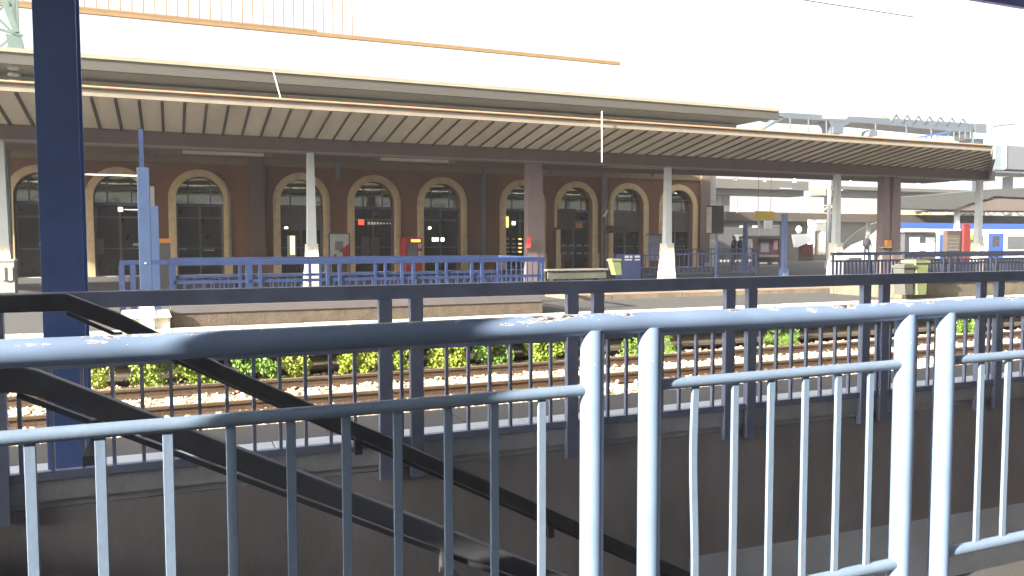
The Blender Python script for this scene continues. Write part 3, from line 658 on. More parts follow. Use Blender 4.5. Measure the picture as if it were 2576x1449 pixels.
# bits glowing or showing inside the doorways
def inside(name, px0, px1, py0, py1, m_, par=None, y=YB+.28, dep=.02):
    a = atY(px0, py0, y); b = atY(px1, py1, y); return obj(name, M().box(a.x, b.x, y-dep, y, b.z, a.z), m_, bld)
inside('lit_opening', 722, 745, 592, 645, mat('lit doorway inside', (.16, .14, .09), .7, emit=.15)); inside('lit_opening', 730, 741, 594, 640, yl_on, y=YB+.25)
inside('lit_lamp', 716, 724, 571, 575, lamp_on); inside('lit_lamp', 1078, 1084, 571, 576, lamp_on)
inside('red_sign', 901, 916, 552, 566, redsign); 
for k, xx in enumerate((925, 933, 940, 948, 956, 964, 972, 979)): inside('sign_letter', xx, xx+5-.4*k*.5, 558+k*.4, 565-k*.2, mat('dim sign letters', (.55, .5, .4), .6, emit=.12))
for k, xx in enumerate((1087, 1093, 1099, 1109)): inside('sign_letter', xx, xx+4+(k == 3)*4, 598, 607, sign_on)
inside('poster', 1269, 1279, 545, 572, amber_on); inside('sign_letter', 1288, 1296, 557, 566, sign_on)
for row, yy in enumerate((600, 612, 622, 632)):
    for k in range(3): inside('shelf_light', 1272+k*16, 1280+k*16, yy, yy+2.5, amber_on if k == 2 else mat('shelf goods', (.35, .3, .22), .6))
for a, b in ((909, 928), (933, 955)): inside('door_leaf', a, b, 595, 645, mat('dim door leaf', (.05, .048, .045), .4), y=YB+.27)
for row in (616, 636):
    for k in range(4): inside('shelf_light', 1413+k*19, 1424+k*19, row, row+2, mat('shelf goods', (.35, .3, .22), .6))
inside('notice', 470, 528, 516, 518, greym); inside('notice', 452, 470, 625, 628, greym); inside('notice', 512, 540, 628, 631, greym)
inside('door_screen', 240, 262, 600, 640, darkg); inside('notice', 334, 350, 612, 618, greym); inside('notice', 100, 116, 610, 618, whitem)
# pipes and pilasters on the facade
for px0, px1, y0, y1, nm, mt in ((625, 668, 402, 650, 'pilaster', mat('dark russet pier', (.085, .055, .038), .9)), (670, 673, 415, 585, 'drainpipe', handm), (843, 854, 402, 450, 'bracket', handm), (1025, 1034, 405, 425, 'bracket', handm), (1212, 1220, 400, 660, 'drainpipe', handm), (1383, 1391, 405, 440, 'bracket', handm), (1513, 1524, 408, 668, 'pilaster', beamm), (1640, 1646, 415, 445, 'bracket', handm), (1763, 1781, 412, 660, 'pilaster', mat('dull dark pier', (.12, .085, .07), .9)), (385, 402, 372, 408, 'bracket', handm)):
    a = atY(px0, y0, YB-.1); b = atY(px1, y1, YB-.1); obj(nm, M().box(a.x, b.x, YB-.22, YB-.101, min(b.z, 3.0) if nm != 'bracket' else b.z, min(a.z, 3.9)), mt, bld)
# ================================================================ THINGS ON THE FAR PLATFORM
def B(name, Y, px0, px1, py0, py1, dep, mt, par, m=None, **k):
    a = atY(px0, py0, Y); b = atY(px1, py1, Y); return obj(name, M().box(a.x, b.x, Y, Y+dep, b.z, a.z), mt, par, **k)
def floor(px, Y): return (atY(px, 650, Y).x, Y, PZ)
# poster case with the red corner
Y = 31.0; t = thing('poster_case', floor(855, Y), 'white poster case with a red triangle beside the fourth arch', 'poster case')
B('frame', Y, 827, 881, 586, 652, .12, darkg, t); B('poster', Y-.01, 830, 878, 589, 650, .009, mat('grey white poster', (.42, .43, .42), .6), t)
B('picture', Y-.016, 843, 864, 607, 630, .005, mat('brown picture', (.20, .17, .15), .6), t)
a, b, c = atY(830, 650, Y-.018), atY(878, 613, Y-.018), atY(878, 650, Y-.018); obj('red_corner', M().prism([a, b, c], (0, .006, 0)), redm, t)
B('green_corner', Y-.024, 846, 862, 634, 650, .005, mat('pale teal', (.30, .42, .38), .6), t)
a = floor(855, Y); obj('leg', M().box(a[0]-.4, a[0]-.34, Y, Y+.1, PZ, -.8), darkg, t); obj('leg', M().box(a[0]+.34, a[0]+.4, Y, Y+.1, PZ, -.8), darkg, t)
# vending machine
Y = 32.6; t = thing('vending_machine', floor(1040, Y), 'red vending machine with lit yellow top between the fifth and sixth arches', 'vending machine')
zb = PZ; a = atY(1019, 598, Y); b = atY(1062, 650, Y)
obj('cabinet', M().box(a.x, b.x, Y, Y+.8, zb, a.z), redm, t, bevel=.02); B('lit_header', Y-.01, 1034, 1058, 602, 609, .009, mat('lit yellow header', (.9, .45, .08), .5, emit=.35), t)
B('window', Y-.01, 1026, 1049, 614, 650, .009, mat('goods window', (.16, .15, .15), .2, var=.5, scale=12), t)
B('keypad', Y-.012, 1052, 1060, 613, 625, .01, mat('pale keypad', (.5, .42, .4), .5, var=.4, scale=14), t); B('coin_panel', Y-.012, 1052, 1060, 632, 645, .01, mat('pale keypad', (.5, .42, .4), .5), t)
obj('foot', M().box(a.x+.05, b.x-.05, Y+.03, Y+.7, zb-.001, zb+.06), darkm, t)
# orange topped ticket validator / info column
Y = 24.5; t = thing('ticket_machine', floor(415, Y), 'dark ticket machine with an orange top right of the tall blue post', 'ticket machine')
a = atY(400, 600, Y); b = atY(430, 650, Y); obj('body', M().box(a.x, b.x, Y, Y+.5, PZ, a.z-.13), darkg, t); obj('orange_top', M().box(a.x-.02, b.x+.02, Y-.03, Y+.5, a.z-.129, a.z), orangem, t, bevel=.01); obj('side_panel', M().box(b.x+.001, b.x+.05, Y, Y+.5, PZ, a.z-.13), mat('tan panel', (.30, .22, .14), .6), t)
# red plastic sheet by the brown column
p = atY(1328, 597, 23.2); q2 = atY(1334, 622, 23.2)
t = thing('fire_hose_box', (p.x, 23.2, PZ), 'small red hanging flag beside the brown column', 'flag'); obj('flag', M().box(p.x-.04, q2.x, 23.16, 23.2, q2.z, p.z), mat('bright red', (.85, .05, .04), .5), t); obj('pole', M().cyl((p.x, 23.24, PZ), (p.x, 23.24, p.z), .015, 8), darkm, t)
t.name = 'red_flag'
# black display hung beneath the canopy
Y = 27.0; t = thing('departure_board', floor(1428, Y), 'black departure board on a black pole frame in front of the seventh arch', 'display board')
B('case', Y, 1409, 1448, 525, 572, .25, darkm, t); a = atY(1448, 560, Y); B('orange_panel', Y-.02, 1448, 1466, 560, 574, .05, mat('dull orange', (.30, .13, .04), .6), t)
c = atY(1398, 574, Y); obj('pole', M().box(c.x-.04, c.x+.04, Y+.05, Y+.13, PZ, c.z), darkm, t); obj('crossbar', M().box(c.x, atY(1450, 574, Y).x, Y+.05, Y+.13, c.z-.05, c.z+.03), darkm, t)
# dark canopied sign and lamp pole at 1520
Y = 27.5; t = thing('speaker_pole', floor(1519, Y), 'thin dark pole with a small bright lamp near the eighth arch', 'lamp post')
c = floor(1519, Y)[0]; obj('pole', M().cyl((c, Y, PZ), (c, Y, atY(1519, 530, Y).z), .035, 8), darkm, t); a = atY(1519, 545, Y-.05); b = atY(1528, 528, Y-.05); obj('lamp', M().bar(a, b, .05, .07), whitem, t)
obj('arm', M().bar(atY(1519, 590, Y), atY(1540, 572, Y), .04, .05), darkm, t); B('awning', Y, 1540, 1583, 568, 586, .5, mat('dark awning', (.05, .042, .04), .8), t)
# lilac information board
Y = 29.0; t = thing('information_board', floor(1650, Y), 'lilac information board left of the white column', 'information board')
B('panel', Y, 1633, 1668, 595, 655, .08, lilac, t); B('header', Y-.01, 1633, 1668, 592, 610, .009, mat('pale grey header', (.30, .31, .40), .5, var=.2, scale=8), t); B('top_cap', Y-.02, 1629, 1670, 589, 592, .12, darkg, t)
a = floor(1650, Y); obj('leg', M().box(a[0]-.3, a[0]-.24, Y+.01, Y+.07, PZ, -.7), darkg, t); obj('leg', M().box(a[0]+.24, a[0]+.3, Y+.01, Y+.07, PZ, -.7), darkg, t)
# bench
Y = 21.0; a = atY(1376, 676, Y); b = atY(1531, 676, Y); t = thing('platform_bench', ((a.x+b.x)/2, Y, PZ), 'long pale slab bench between blue railing and green bin', 'bench')
zb = atY(1450, 677, Y).z; obj('seat', M().box(a.x, b.x, Y, Y+.45, zb-.05, zb), mat('pale bench slab', (.22, .21, .19), .7), t, bevel=.01); obj('front_board', M().box(a.x+.05, b.x-.05, Y+.05, Y+.09, zb-.28, zb-.08), mat('mossy board', (.10, .10, .075), .9, var=.3), t)
for k in range(4): x = a.x+.3+k*(b.x-a.x-.6)/3; obj('leg', M().box(x-.03, x+.03, Y+.1, Y+.35, PZ, zb-.051), darkm, t)
# bins
def bin_(Y, px0, px1, py0, py1, mt, label, tilt=0):
    a = atY(px0, py0, Y); b = atY(px1, py1, Y); w = (b.x-a.x); t = thing('litter_bin', ((a.x+b.x)/2, Y, PZ), label, 'bin')
    z0 = PZ if py1 is None else max(PZ, b.z)
    obj('body', M().prism([(a.x+w*.18+tilt, Y, z0), (b.x-w*.12+tilt, Y, z0), (b.x-.0, Y, a.z-.06), (a.x, Y, a.z-.06)], (0, w*.9, 0)), mt, t, bevel=.01)
    obj('rim', M().box(a.x-.03, b.x+.03, Y-.03, Y+w*.9+.03, a.z-.06, a.z), mt, t, bevel=.01)
    obj('lid', M().box(a.x+.02, b.x-.02, Y, Y+w*.8, a.z+.001, a.z+.03), darkg, t); return t
bin_(22.2, 1540, 1562, 652, 692, greenm, 'pale green litter bin leaning next to the blue box', .08)
bin_(13.14, 2304, 2334, 656, 741, greenm, 'yellow green bin at the stairwell on the right')
bin_(13.14, 2274, 2299, 668, 741, mat('grey green plastic', (.05, .055, .045), .6), 'dull grey bin left of the yellow green one')
# blue box with white windows
Y = 24.6; a = atY(1567, 640, Y); b = atY(1612, 690, Y); t = thing('blue_cabinet', ((a.x+b.x)/2, Y, PZ), 'blue cabinet with small bright windows beside the green bin', 'cabinet')
obj('body', M().box(a.x, b.x, Y, Y+.5, PZ, a.z), mat('cabinet blue', (.06, .10, .28), .5), t)
for u0, u1, v0, v1 in ((1572, 1582, 643, 649), (1585, 1591, 643, 649), (1597, 1610, 643, 648), (1572, 1590, 652, 655), (1597, 1610, 652, 655)): B('window', Y-.01, u0, u1, v0, v1, .009, whitem, t)
# light blue platform fences
def fence(Y, px0, px1, ztop, label, m_, bal=.2):
    a = atY(px0, 650, Y).x; b = atY(px1, 650, Y).x; t = thing('platform_fence', ((a+b)/2, Y, PZ), label, 'fence', 'blue fences on the far platform')
    obj('top_rail', M().box(a, b, Y-.025, Y+.025, ztop-.05, ztop), m_, t); obj('bottom_rail', M().box(a, b, Y-.02, Y+.02, PZ+.12, PZ+.16), m_, t)
    x = a; 
    while x < b+.01: obj('post', M().box(x-.03, x+.03, Y-.027, Y+.027, PZ, ztop-.051), m_, t); x += (b-a)/max(1, round((b-a)/1.6))
    x = a+bal/2
    while x < b: obj('baluster', M().box(x-.011, x+.011, Y-.011, Y+.011, PZ+.161, ztop-.051), m_, t); x += bal
    return t
fb = mat('pale blue fence paint', (.14, .20, .40), .5, var=.1)
fence(25.0, 1618, 1664, -.5, 'short blue fence between blue cabinet and white column', fb)
fence(25.0, 1692, 1800, -.47, 'blue fence right of the white column below the stone pier', fb)
fence(25.4, 1806, 1902, -.47, 'blue fence below the black loudspeaker box, small figures behind', fb, .17)
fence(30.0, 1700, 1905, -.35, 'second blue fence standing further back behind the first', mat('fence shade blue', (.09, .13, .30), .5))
# posts and signs right of the building
def post(Y, px, py0, w, label, name='blue_post', mt=None, taper=1.0):
    a = atY(px, py0, Y); t = thing(name, (a.x, Y, PZ), label, 'post', 'posts on the far platform'); mt = mt or fb
    obj('shaft', M().prism([(a.x-w/2, Y, PZ), (a.x+w/2, Y, PZ), (a.x+w/2*taper, Y, a.z), (a.x-w/2*taper, Y, a.z)], (0, w, 0)), mt, t); obj('base_collar', M().box(a.x-w*.8, a.x+w*.8, Y-.05, Y+w+.05, PZ, PZ+.3), mt, t); return t
post(24.0, 1978, 538, .16, 'tall light blue post right of the red ticket shelter')
post(27.0, 1879, 560, .20, 'blue tapering post above the blue fence', taper=.3)
post(30.0, 2089, 476, .12, 'thin grey white post left of the second white column', 'grey_post', colw)
Y = 24.8; t = thing('loudspeaker_box', floor(1806, Y), 'black box on a blue pole next to the pale stone pier', 'loudspeaker')
B('box', Y, 1790, 1820, 517, 588, .3, darkm, t); B('side_frame', Y-.01, 1786, 1790, 520, 586, .2, quoin, t); x = floor(1806, Y)[0]; obj('pole', M().cyl((x, Y+.1, PZ), (x, Y+.1, atY(1806, 588, Y).z), .05, 10), fb, t)
Y = 30.0; t = thing('yellow_sign', floor(1925, Y), 'plain yellow hanging sign above the dark passage', 'sign'); B('panel', Y, 1901, 1947, 531, 552, .06, yellowm, t); a = atY(1908, 531, Y); b = atY(1940, 531, Y)
for c in (a, b): obj('hanger', M().cyl((c.x, Y+.03, a.z), (c.x, Y+.03, 4.6), .012, 6), darkg, t)
B('lit_box', Y-.02, 1925, 1943, 555, 576, .1, whitem, t)
# pendant lamps
for i, (px, py, Y) in enumerate(((1850, 449, 30), (1924, 452, 30), (1999, 453, 30), (2140, 455, 30), (2213, 456, 30), (2310, 460, 30), (2392, 463, 30), (2500, 464, 30), (1855, 530, 44))):
    p = atY(px, py, Y); zt = 5.2 if Y < 40 else 3.0
    t = thing('pendant_lamp', (p.x, Y, p.z-.1), ['first hanging white lamp right of the stone pier', 'second hanging white lamp right of the stone pier', 'third hanging white lamp, above the blue post', 'hanging white lamp just right of the white column at the train nose', 'hanging white lamp left of the double brown column', 'hanging white lamp right of the double brown column', 'hanging white lamp over the white kiosk doors', 'hanging white lamp near the right edge', 'low hanging white lamp beside the loudspeaker box'][i], 'lamp', 'hanging lamps beyond the building')
    obj('rod', M().cyl((p.x, Y, p.z), (p.x, Y, zt), .02, 6), darkg, t); obj('shade', M().cyl((p.x, Y, p.z-.12), (p.x+.04, Y, p.z+.12), .09, 10, .07), whitem, t)
# decks beyond
def deck(px0, y0a, y0b, px1, y1a, y1b, dist, th, label, name, mt, cat='overpass', cant=0):
    Yd = dist; a = atY(px0, y0a, Yd); b = atY(px1, y1a, Yd); c = atY(px0, y0b, Yd); d = atY(px1, y1b, Yd)
    m = M().prism([a, b, d, c], (0, th, 0)); o = obj(name, m, mt); return tag(o, label, cat)
Yd = 58.0
t = thing('concrete_overpass', (60, Yd, PZ), 'grey concrete overpass beyond the tracks behind the canopy end', 'overpass')
a = atY(1720, 446, Yd); b = atY(2760, 470, Yd); zt, zb = a.z, atY(1805, 487, Yd).z
og = mat('overpass concrete', (.12, .118, .11), .85, var=.08, scale=.3)
obj('deck', M().box(a.x-20, atY(2034, 470, Yd).x, Yd, Yd+3, zb+.5, zt), og, t); obj('girder', M().box(a.x-20, atY(2034, 470, Yd).x, Yd+.6, Yd+2.6, zb, zb+.499), og, t)
x1 = atY(2090, 470, Yd).x
obj('deck', M().box(x1, 150, Yd, Yd+3, zb+.7, zt-.3), og, t); obj('girder', M().box(x1, 150, Yd+.6, Yd+2.6, zb+.1, zb+.699), og, t)
for x in (70, 96, 122): obj('pier', M().box(x, x+1.0, Yd+1, Yd+2, PZ, zb+.1), og, t)
for x in (20, 45): obj('pier', M().box(x, x+1, Yd+1, Yd+2, PZ, zb), og, t)
for a_, b_, y_ in ((1963, 1992, 474), (2095, 2120, 478)): B('light_strip', Yd-.05, a_, b_, y_-1, y_+1, .04, whitem, t)
# rear platform canopies
Yr = 40.0
t = thing('rear_platform_canopy', (45, Yr, PZ), 'low brown edged canopy along the track of the blue train', 'canopy')
a = atY(1826, 531, Yr); b = atY(1826, 550, Yr)
obj('fascia', M().box(a.x, 130, Yr, Yr+.2, b.z-.12, b.z+.42), mat('brown grey fascia', (.10, .08, .066), .7), t)
obj('roof_slab', M().box(a.x, 130, Yr+.201, Yr+.7, b.z+.1, b.z+.35), rooft, t)
x = a.x+3
while x < 110: obj('column', M().box(x-.1, x+.1, Yr+.4, Yr+.6, PZ, b.z+.1), greym, t); x += 9
m = M(); z = b.z+.62; x = atY(2030, 520, Yr).x; s = 1
m.box(x, 130, Yr+.5, Yr+.58, z+.30, z+.36); m.box(x, 130, Yr+.5, Yr+.58, z-.2, z-.14)
while x < 110: m.bar((x, Yr+.54, z-.15), (x+.8, Yr+.54, z+.31), .05, .05); m.bar((x+.8, Yr+.54, z+.31), (x+1.6, Yr+.54, z-.15), .05, .05); x += 1.6
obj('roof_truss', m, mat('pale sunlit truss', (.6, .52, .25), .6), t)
t = thing('side_canopy', (50, 36, PZ), 'grey butterfly canopy rising to the right behind the last white column', 'canopy')
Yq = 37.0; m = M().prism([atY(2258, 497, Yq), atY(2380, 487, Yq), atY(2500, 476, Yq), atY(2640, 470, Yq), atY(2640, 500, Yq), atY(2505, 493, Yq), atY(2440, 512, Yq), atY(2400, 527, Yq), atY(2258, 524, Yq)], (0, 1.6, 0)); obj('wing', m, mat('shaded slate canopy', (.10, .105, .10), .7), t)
m = M().prism([atY(2380, 529, Yq+.1), atY(2440, 516, Yq+.1), atY(2510, 500, Yq+.1), atY(2700, 505, Yq+.1), atY(2700, 531, Yq+.1)], (0, 3, 0)); obj('inner_soffit', m, mat('brown soffit far', (.12, .095, .08), .8), t)
x = atY(2430, 520, Yq).x; obj('column', M().box(x-.12, x+.12, Yq+.5, Yq+.75, PZ, atY(2430, 529, Yq).z), colw, t)
# rear hall on the left of the opening
Yw = 47.0
t = thing('rear_station_hall', (40, Yw, PZ), 'grey low station hall seen right of the stone pier', 'building')
a = atY(1800, 552, Yw); b = atY(2262, 640, Yw); hz2 = atY(1900, 556, Yw).z
obj('wall', M().box(a.x, b.x, Yw, Yw+6, PZ, hz2), mat('hall wall grey', (.10, .105, .11), .85, var=.08, scale=.5), t)
obj('roof', M().box(a.x-.3, b.x+.3, Yw-.3, Yw+6.3, hz2+.001, hz2+.25), rooft, t)
B('opening_shade_sheet', Yw-.05, 1962, 2255, 558, 675, .04, mat('black hall shade', (.006, .006, .005), .8, var=.3), t); B('door', Yw-.04, 1848, 1876, 590, 640, .03, mat('grey door', (.17, .18, .20), .6), t)  # black sheet on the wall, painted for the shade inside the hall
for u in (1861, 1893): B('window', Yw-.04, u, u+17, 567, 572, .03, whitem, t)
B('sign_band', Yw-.04, 1940, 1972, 566, 570, .03, greym, t)
# red ticket shelter
Y = 33.5; t = thing('ticket_shelter', floor(1935, Y), 'dark red framed ticket shelter with posters behind the blue posts', 'shelter')
B('back_panel', Y+.4, 1905, 1966, 600, 668, .06, mat('plum panel', (.17, .10, .11), .6), t); B('roof', Y, 1898, 1968, 593, 601, 1.0, darkg, t)
for u in (1898, 1962): B('side_post', Y, u, u+6, 601, 682, .15, mat('dark plum frame', (.08, .05, .055), .6), t)
B('poster', Y+.38, 1914, 1934, 610, 634, .015, mat('pink poster', (.5, .42, .46), .6, var=.2), t); B('poster', Y+.38, 1946, 1962, 604, 628, .015, mat('red white poster', (.7, .45, .42), .6, var=.4, scale=3), t)
B('counter', Y, 1910, 1960, 642, 646, .3, greym, t); B('white_box', Y+.1, 1912, 1930, 660, 664, .1, whitem, t); B('white_box', Y+.1, 1945, 1963, 660, 664, .1, whitem, t)
B('lower_panel', Y+.05, 1912, 1962, 667, 688, .08, mat('mauve lower panel', (.24, .21, .23), .7), t)
# red kiosk, white slanted stand
Y = 34.5; t = thing('red_kiosk', floor(2035, Y), 'small dark red kiosk with a bright white slanted canopy', 'kiosk')
B('body', Y, 2019, 2045, 614, 655, .3, mat('dull red', (.25, .05, .045), .6), t); m = M().prism([atY(2000, 590, Y-.1), atY(2046, 588, Y-.1), atY(2044, 606, Y-.1), atY(2006, 622, Y-.1)], (0, .3, 0)); obj('white_canopy', m, whitem, t); B('counter', Y-.1, 2012, 2050, 648, 652, .1, darkg, t)
p = atY(2013, 578, Y-.1); obj('globe', M().blob((p.x, Y, p.z), .16, .16, .22, 10, 7), whitem, t)
Y = 35.5; t = thing('white_frame_gate', floor(2060, Y), 'white rounded gate frame between the kiosk and the second white column', 'gate')
B('left_leg', Y, 2042, 2049, 553, 640, .3, whitem, t); B('top', Y, 2049.2, 2078, 553, 561, .3, whitem, t); B('right_leg', Y, 2066, 2076, 582, 640, .3, creamm, t); B('screen', Y-.02, 2053, 2078, 562, 581, .1, greym, t)
p = atY(2178, 600, 37.5)
# ================================================================ TRAIN
YT = 44.0
t = thing('blue_white_train', (70, YT, BZ), 'blue and white train with sloping nose standing at the right', 'train')
xn = atY(2112, 640, YT).x; zr = atY(2230, 562, YT+.3).z; W_ = 2.9
TX = 105
pj = [atY(x_, y_, YT) for x_, y_ in ((2104, 655), (2106, 640), (2116, 620), (2132, 602), (2152, 584), (2178, 567), (2205, 559), (2235, 556))]
prof = [(p_.x, p_.z) for p_ in pj]+[(TX, pj[-1].z), (TX, -1.75), (pj[0].x+.1, -1.75)]; zr = pj[-1].z
m = M(); n = len(prof)
sh_ = lambda i: 3.1 if i < 7 or i == len(prof)-1 else (2.5 if i == 7 else 0)
m.add([(x, YT, z) for x, z in prof]+[(x+sh_(i), YT+W_, z) for i, (x, z) in enumerate(prof)], [tuple(range(n-1, -1, -1)), tuple(range(n, 2*n))]+[(i, (i+1) % n, n+(i+1) % n, n+i) for i in range(n)]); obj('body', m, trainw, t, bevel=.12)
m = M().prism([atY(x_, y_, YT-.02) for x_, y_ in ((2117, 621), (2132, 603), (2152, 585), (2178, 568), (2204, 560), (2218, 562), (2200, 583), (2172, 603), (2140, 616), (2122, 630))], (0, .06, 0)); obj('windscreen', m, mat('tinted windscreen', (.05, .055, .05), .15), t)
obj('coupler_cover', M().box(atY(2128, 640, YT).x, atY(2160, 640, YT).x, YT-.3, YT-.02, -1.7, atY(2140, 648, YT).z), mat('grey cover', (.06, .06, .055), .7), t)
m = M().box(xn+4.3, TX, YT-.03, YT-.001, zr-.52, zr-.06); obj('blue_stripe', m, trainb, t)
m = M().box(xn+4.3, TX, YT-.03, YT-.001, -1.74, -1.35); obj('lower_stripe', m, trainb, t)
def trb(name, px0, px1, py0, py1, mt, dep=.03, off=0, par=None):
    a = atY(px0, py0, YT); b = atY(px1, py1, YT); return obj(name, M().box(a.x, b.x, YT-.034-off, YT-.002, b.z, a.z), mt, par or t)
d = trb('door', 2487, 2521, 587, 662, trainb); trb('door_window', 2496, 2512, 594, 620, glassd, off=.01, par=d); 
trb('window', 2534, 2580, 594, 626, mat('train grey window', (.10, .11, .12), .15)); trb('window', 2588, 2640, 594, 626, mat('train grey window', (.10, .11, .12), .15))
d = trb('door', 2365, 2382, 590, 662, trainb); trb('window', 2352, 2362, 592, 640, glassp); trb('window', 2440, 2470, 594, 640, glassd)
for a_ in range(4): x = xn+9+a_*7; b_ = obj('roof_unit', M().box(x, x+3.6, YT+.5, YT+2.3, zr+.001, zr+.45), mat('pale roof unit', (.62, .63, .62), .5), t, bevel=.06)
m = M(); m.box(xn+1, TX-1, YT+.3, YT+2.6, BZ-.02, -1.751); obj('bogies', m, darkg, t)
# kiosk with two pale doors in front of the train
Y = 38.5; t = thing('waiting_shelter', floor(2313, Y), 'dark framed shelter with two pale doors before the train', 'shelter')
B('body', Y, 2277, 2352, 586, 690, 1.6, mat('shelter frame grey', (.16, .17, .19), .5), t)
for u0, u1 in ((2290, 2314), (2331, 2352)):
    B('door', Y-.03, u0, u1-1, 597, 638, .029, glassp, t)
B('notice', Y-.03, 2317, 2327, 612, 631, .029, whitem, t); B('roof', Y-.1, 2275, 2354, 583, 586, 1.8, darkg, t)
Y = 36.0; t = thing('snack_machine', floor(2402, Y), 'brown snack machine with shelves left of the red pillar', 'vending machine')
B('cabinet', Y, 2383, 2423, 580, 690, .3, mat('brown cabinet', (.20, .12, .10), .5), t); B('window', Y-.02, 2384, 2414, 592, 640, .019, mat('shelves window', (.07, .065, .05), .3, var=.4), t)
for k in range(4): B('shelf', Y-.03, 2386, 2412, 600+k*9, 601+k*9, .009, greym, t)
Y = 35.8; t = thing('red_pillar', floor(2432, Y), 'bright red pillar right of the brown snack machine', 'pillar'); B('shaft', Y, 2426, 2438, 567, 690, .12, mat('deep red pillar', (.16, .012, .01), .5), t); B('cap', Y-.02, 2425, 2439, 563, 567, .16, mat('deep red pillar', (.16, .012, .01), .5), t)
Y = 36.5; t = thing('yellow_leaved_shrub', floor(2446, Y), 'yellowish shrub seen between red pillar and white column', 'shrub')
L_ = M(); rnd = random.Random(5); c0 = atY(2446, 608, Y)
for _ in range(700):
    p = Vector((c0.x+rnd.gauss(0, .16), Y+rnd.gauss(0, .25), rnd.uniform(PZ+.3, c0.z+.5))); d_ = Vector((rnd.gauss(0, 1), rnd.gauss(0, 1), rnd.gauss(0, 1))).normalized(); e = d_.orthogonal()
    L_.add([p-d_*.05, p+e*.03, p+d_*.05, p-e*.03], [(0, 1, 2, 3)])
obj('foliage', L_, mat('yellow leaf', (.32, .34, .05), .6, var=.3), t, fix=False); obj('stem', M().cyl((c0.x, Y, PZ), (c0.x, Y, c0.z), .03, 6, .01), stemm, t)
# orange bag/box on the double column
p = atY(2236, 612, 23.3); t = thing('orange_box', (p.x, 23.3, p.z), 'orange box hung between the double brown columns', 'box'); obj('case', M().box(p.x-.14, p.x+.14, 23.28, 23.42, p.z-.14, p.z+.12), orangem, t, bevel=.02); obj('shelf', M().box(p.x-.35, p.x+.16, 23.26, 23.45, p.z-.17, p.z-.145), greym, t)

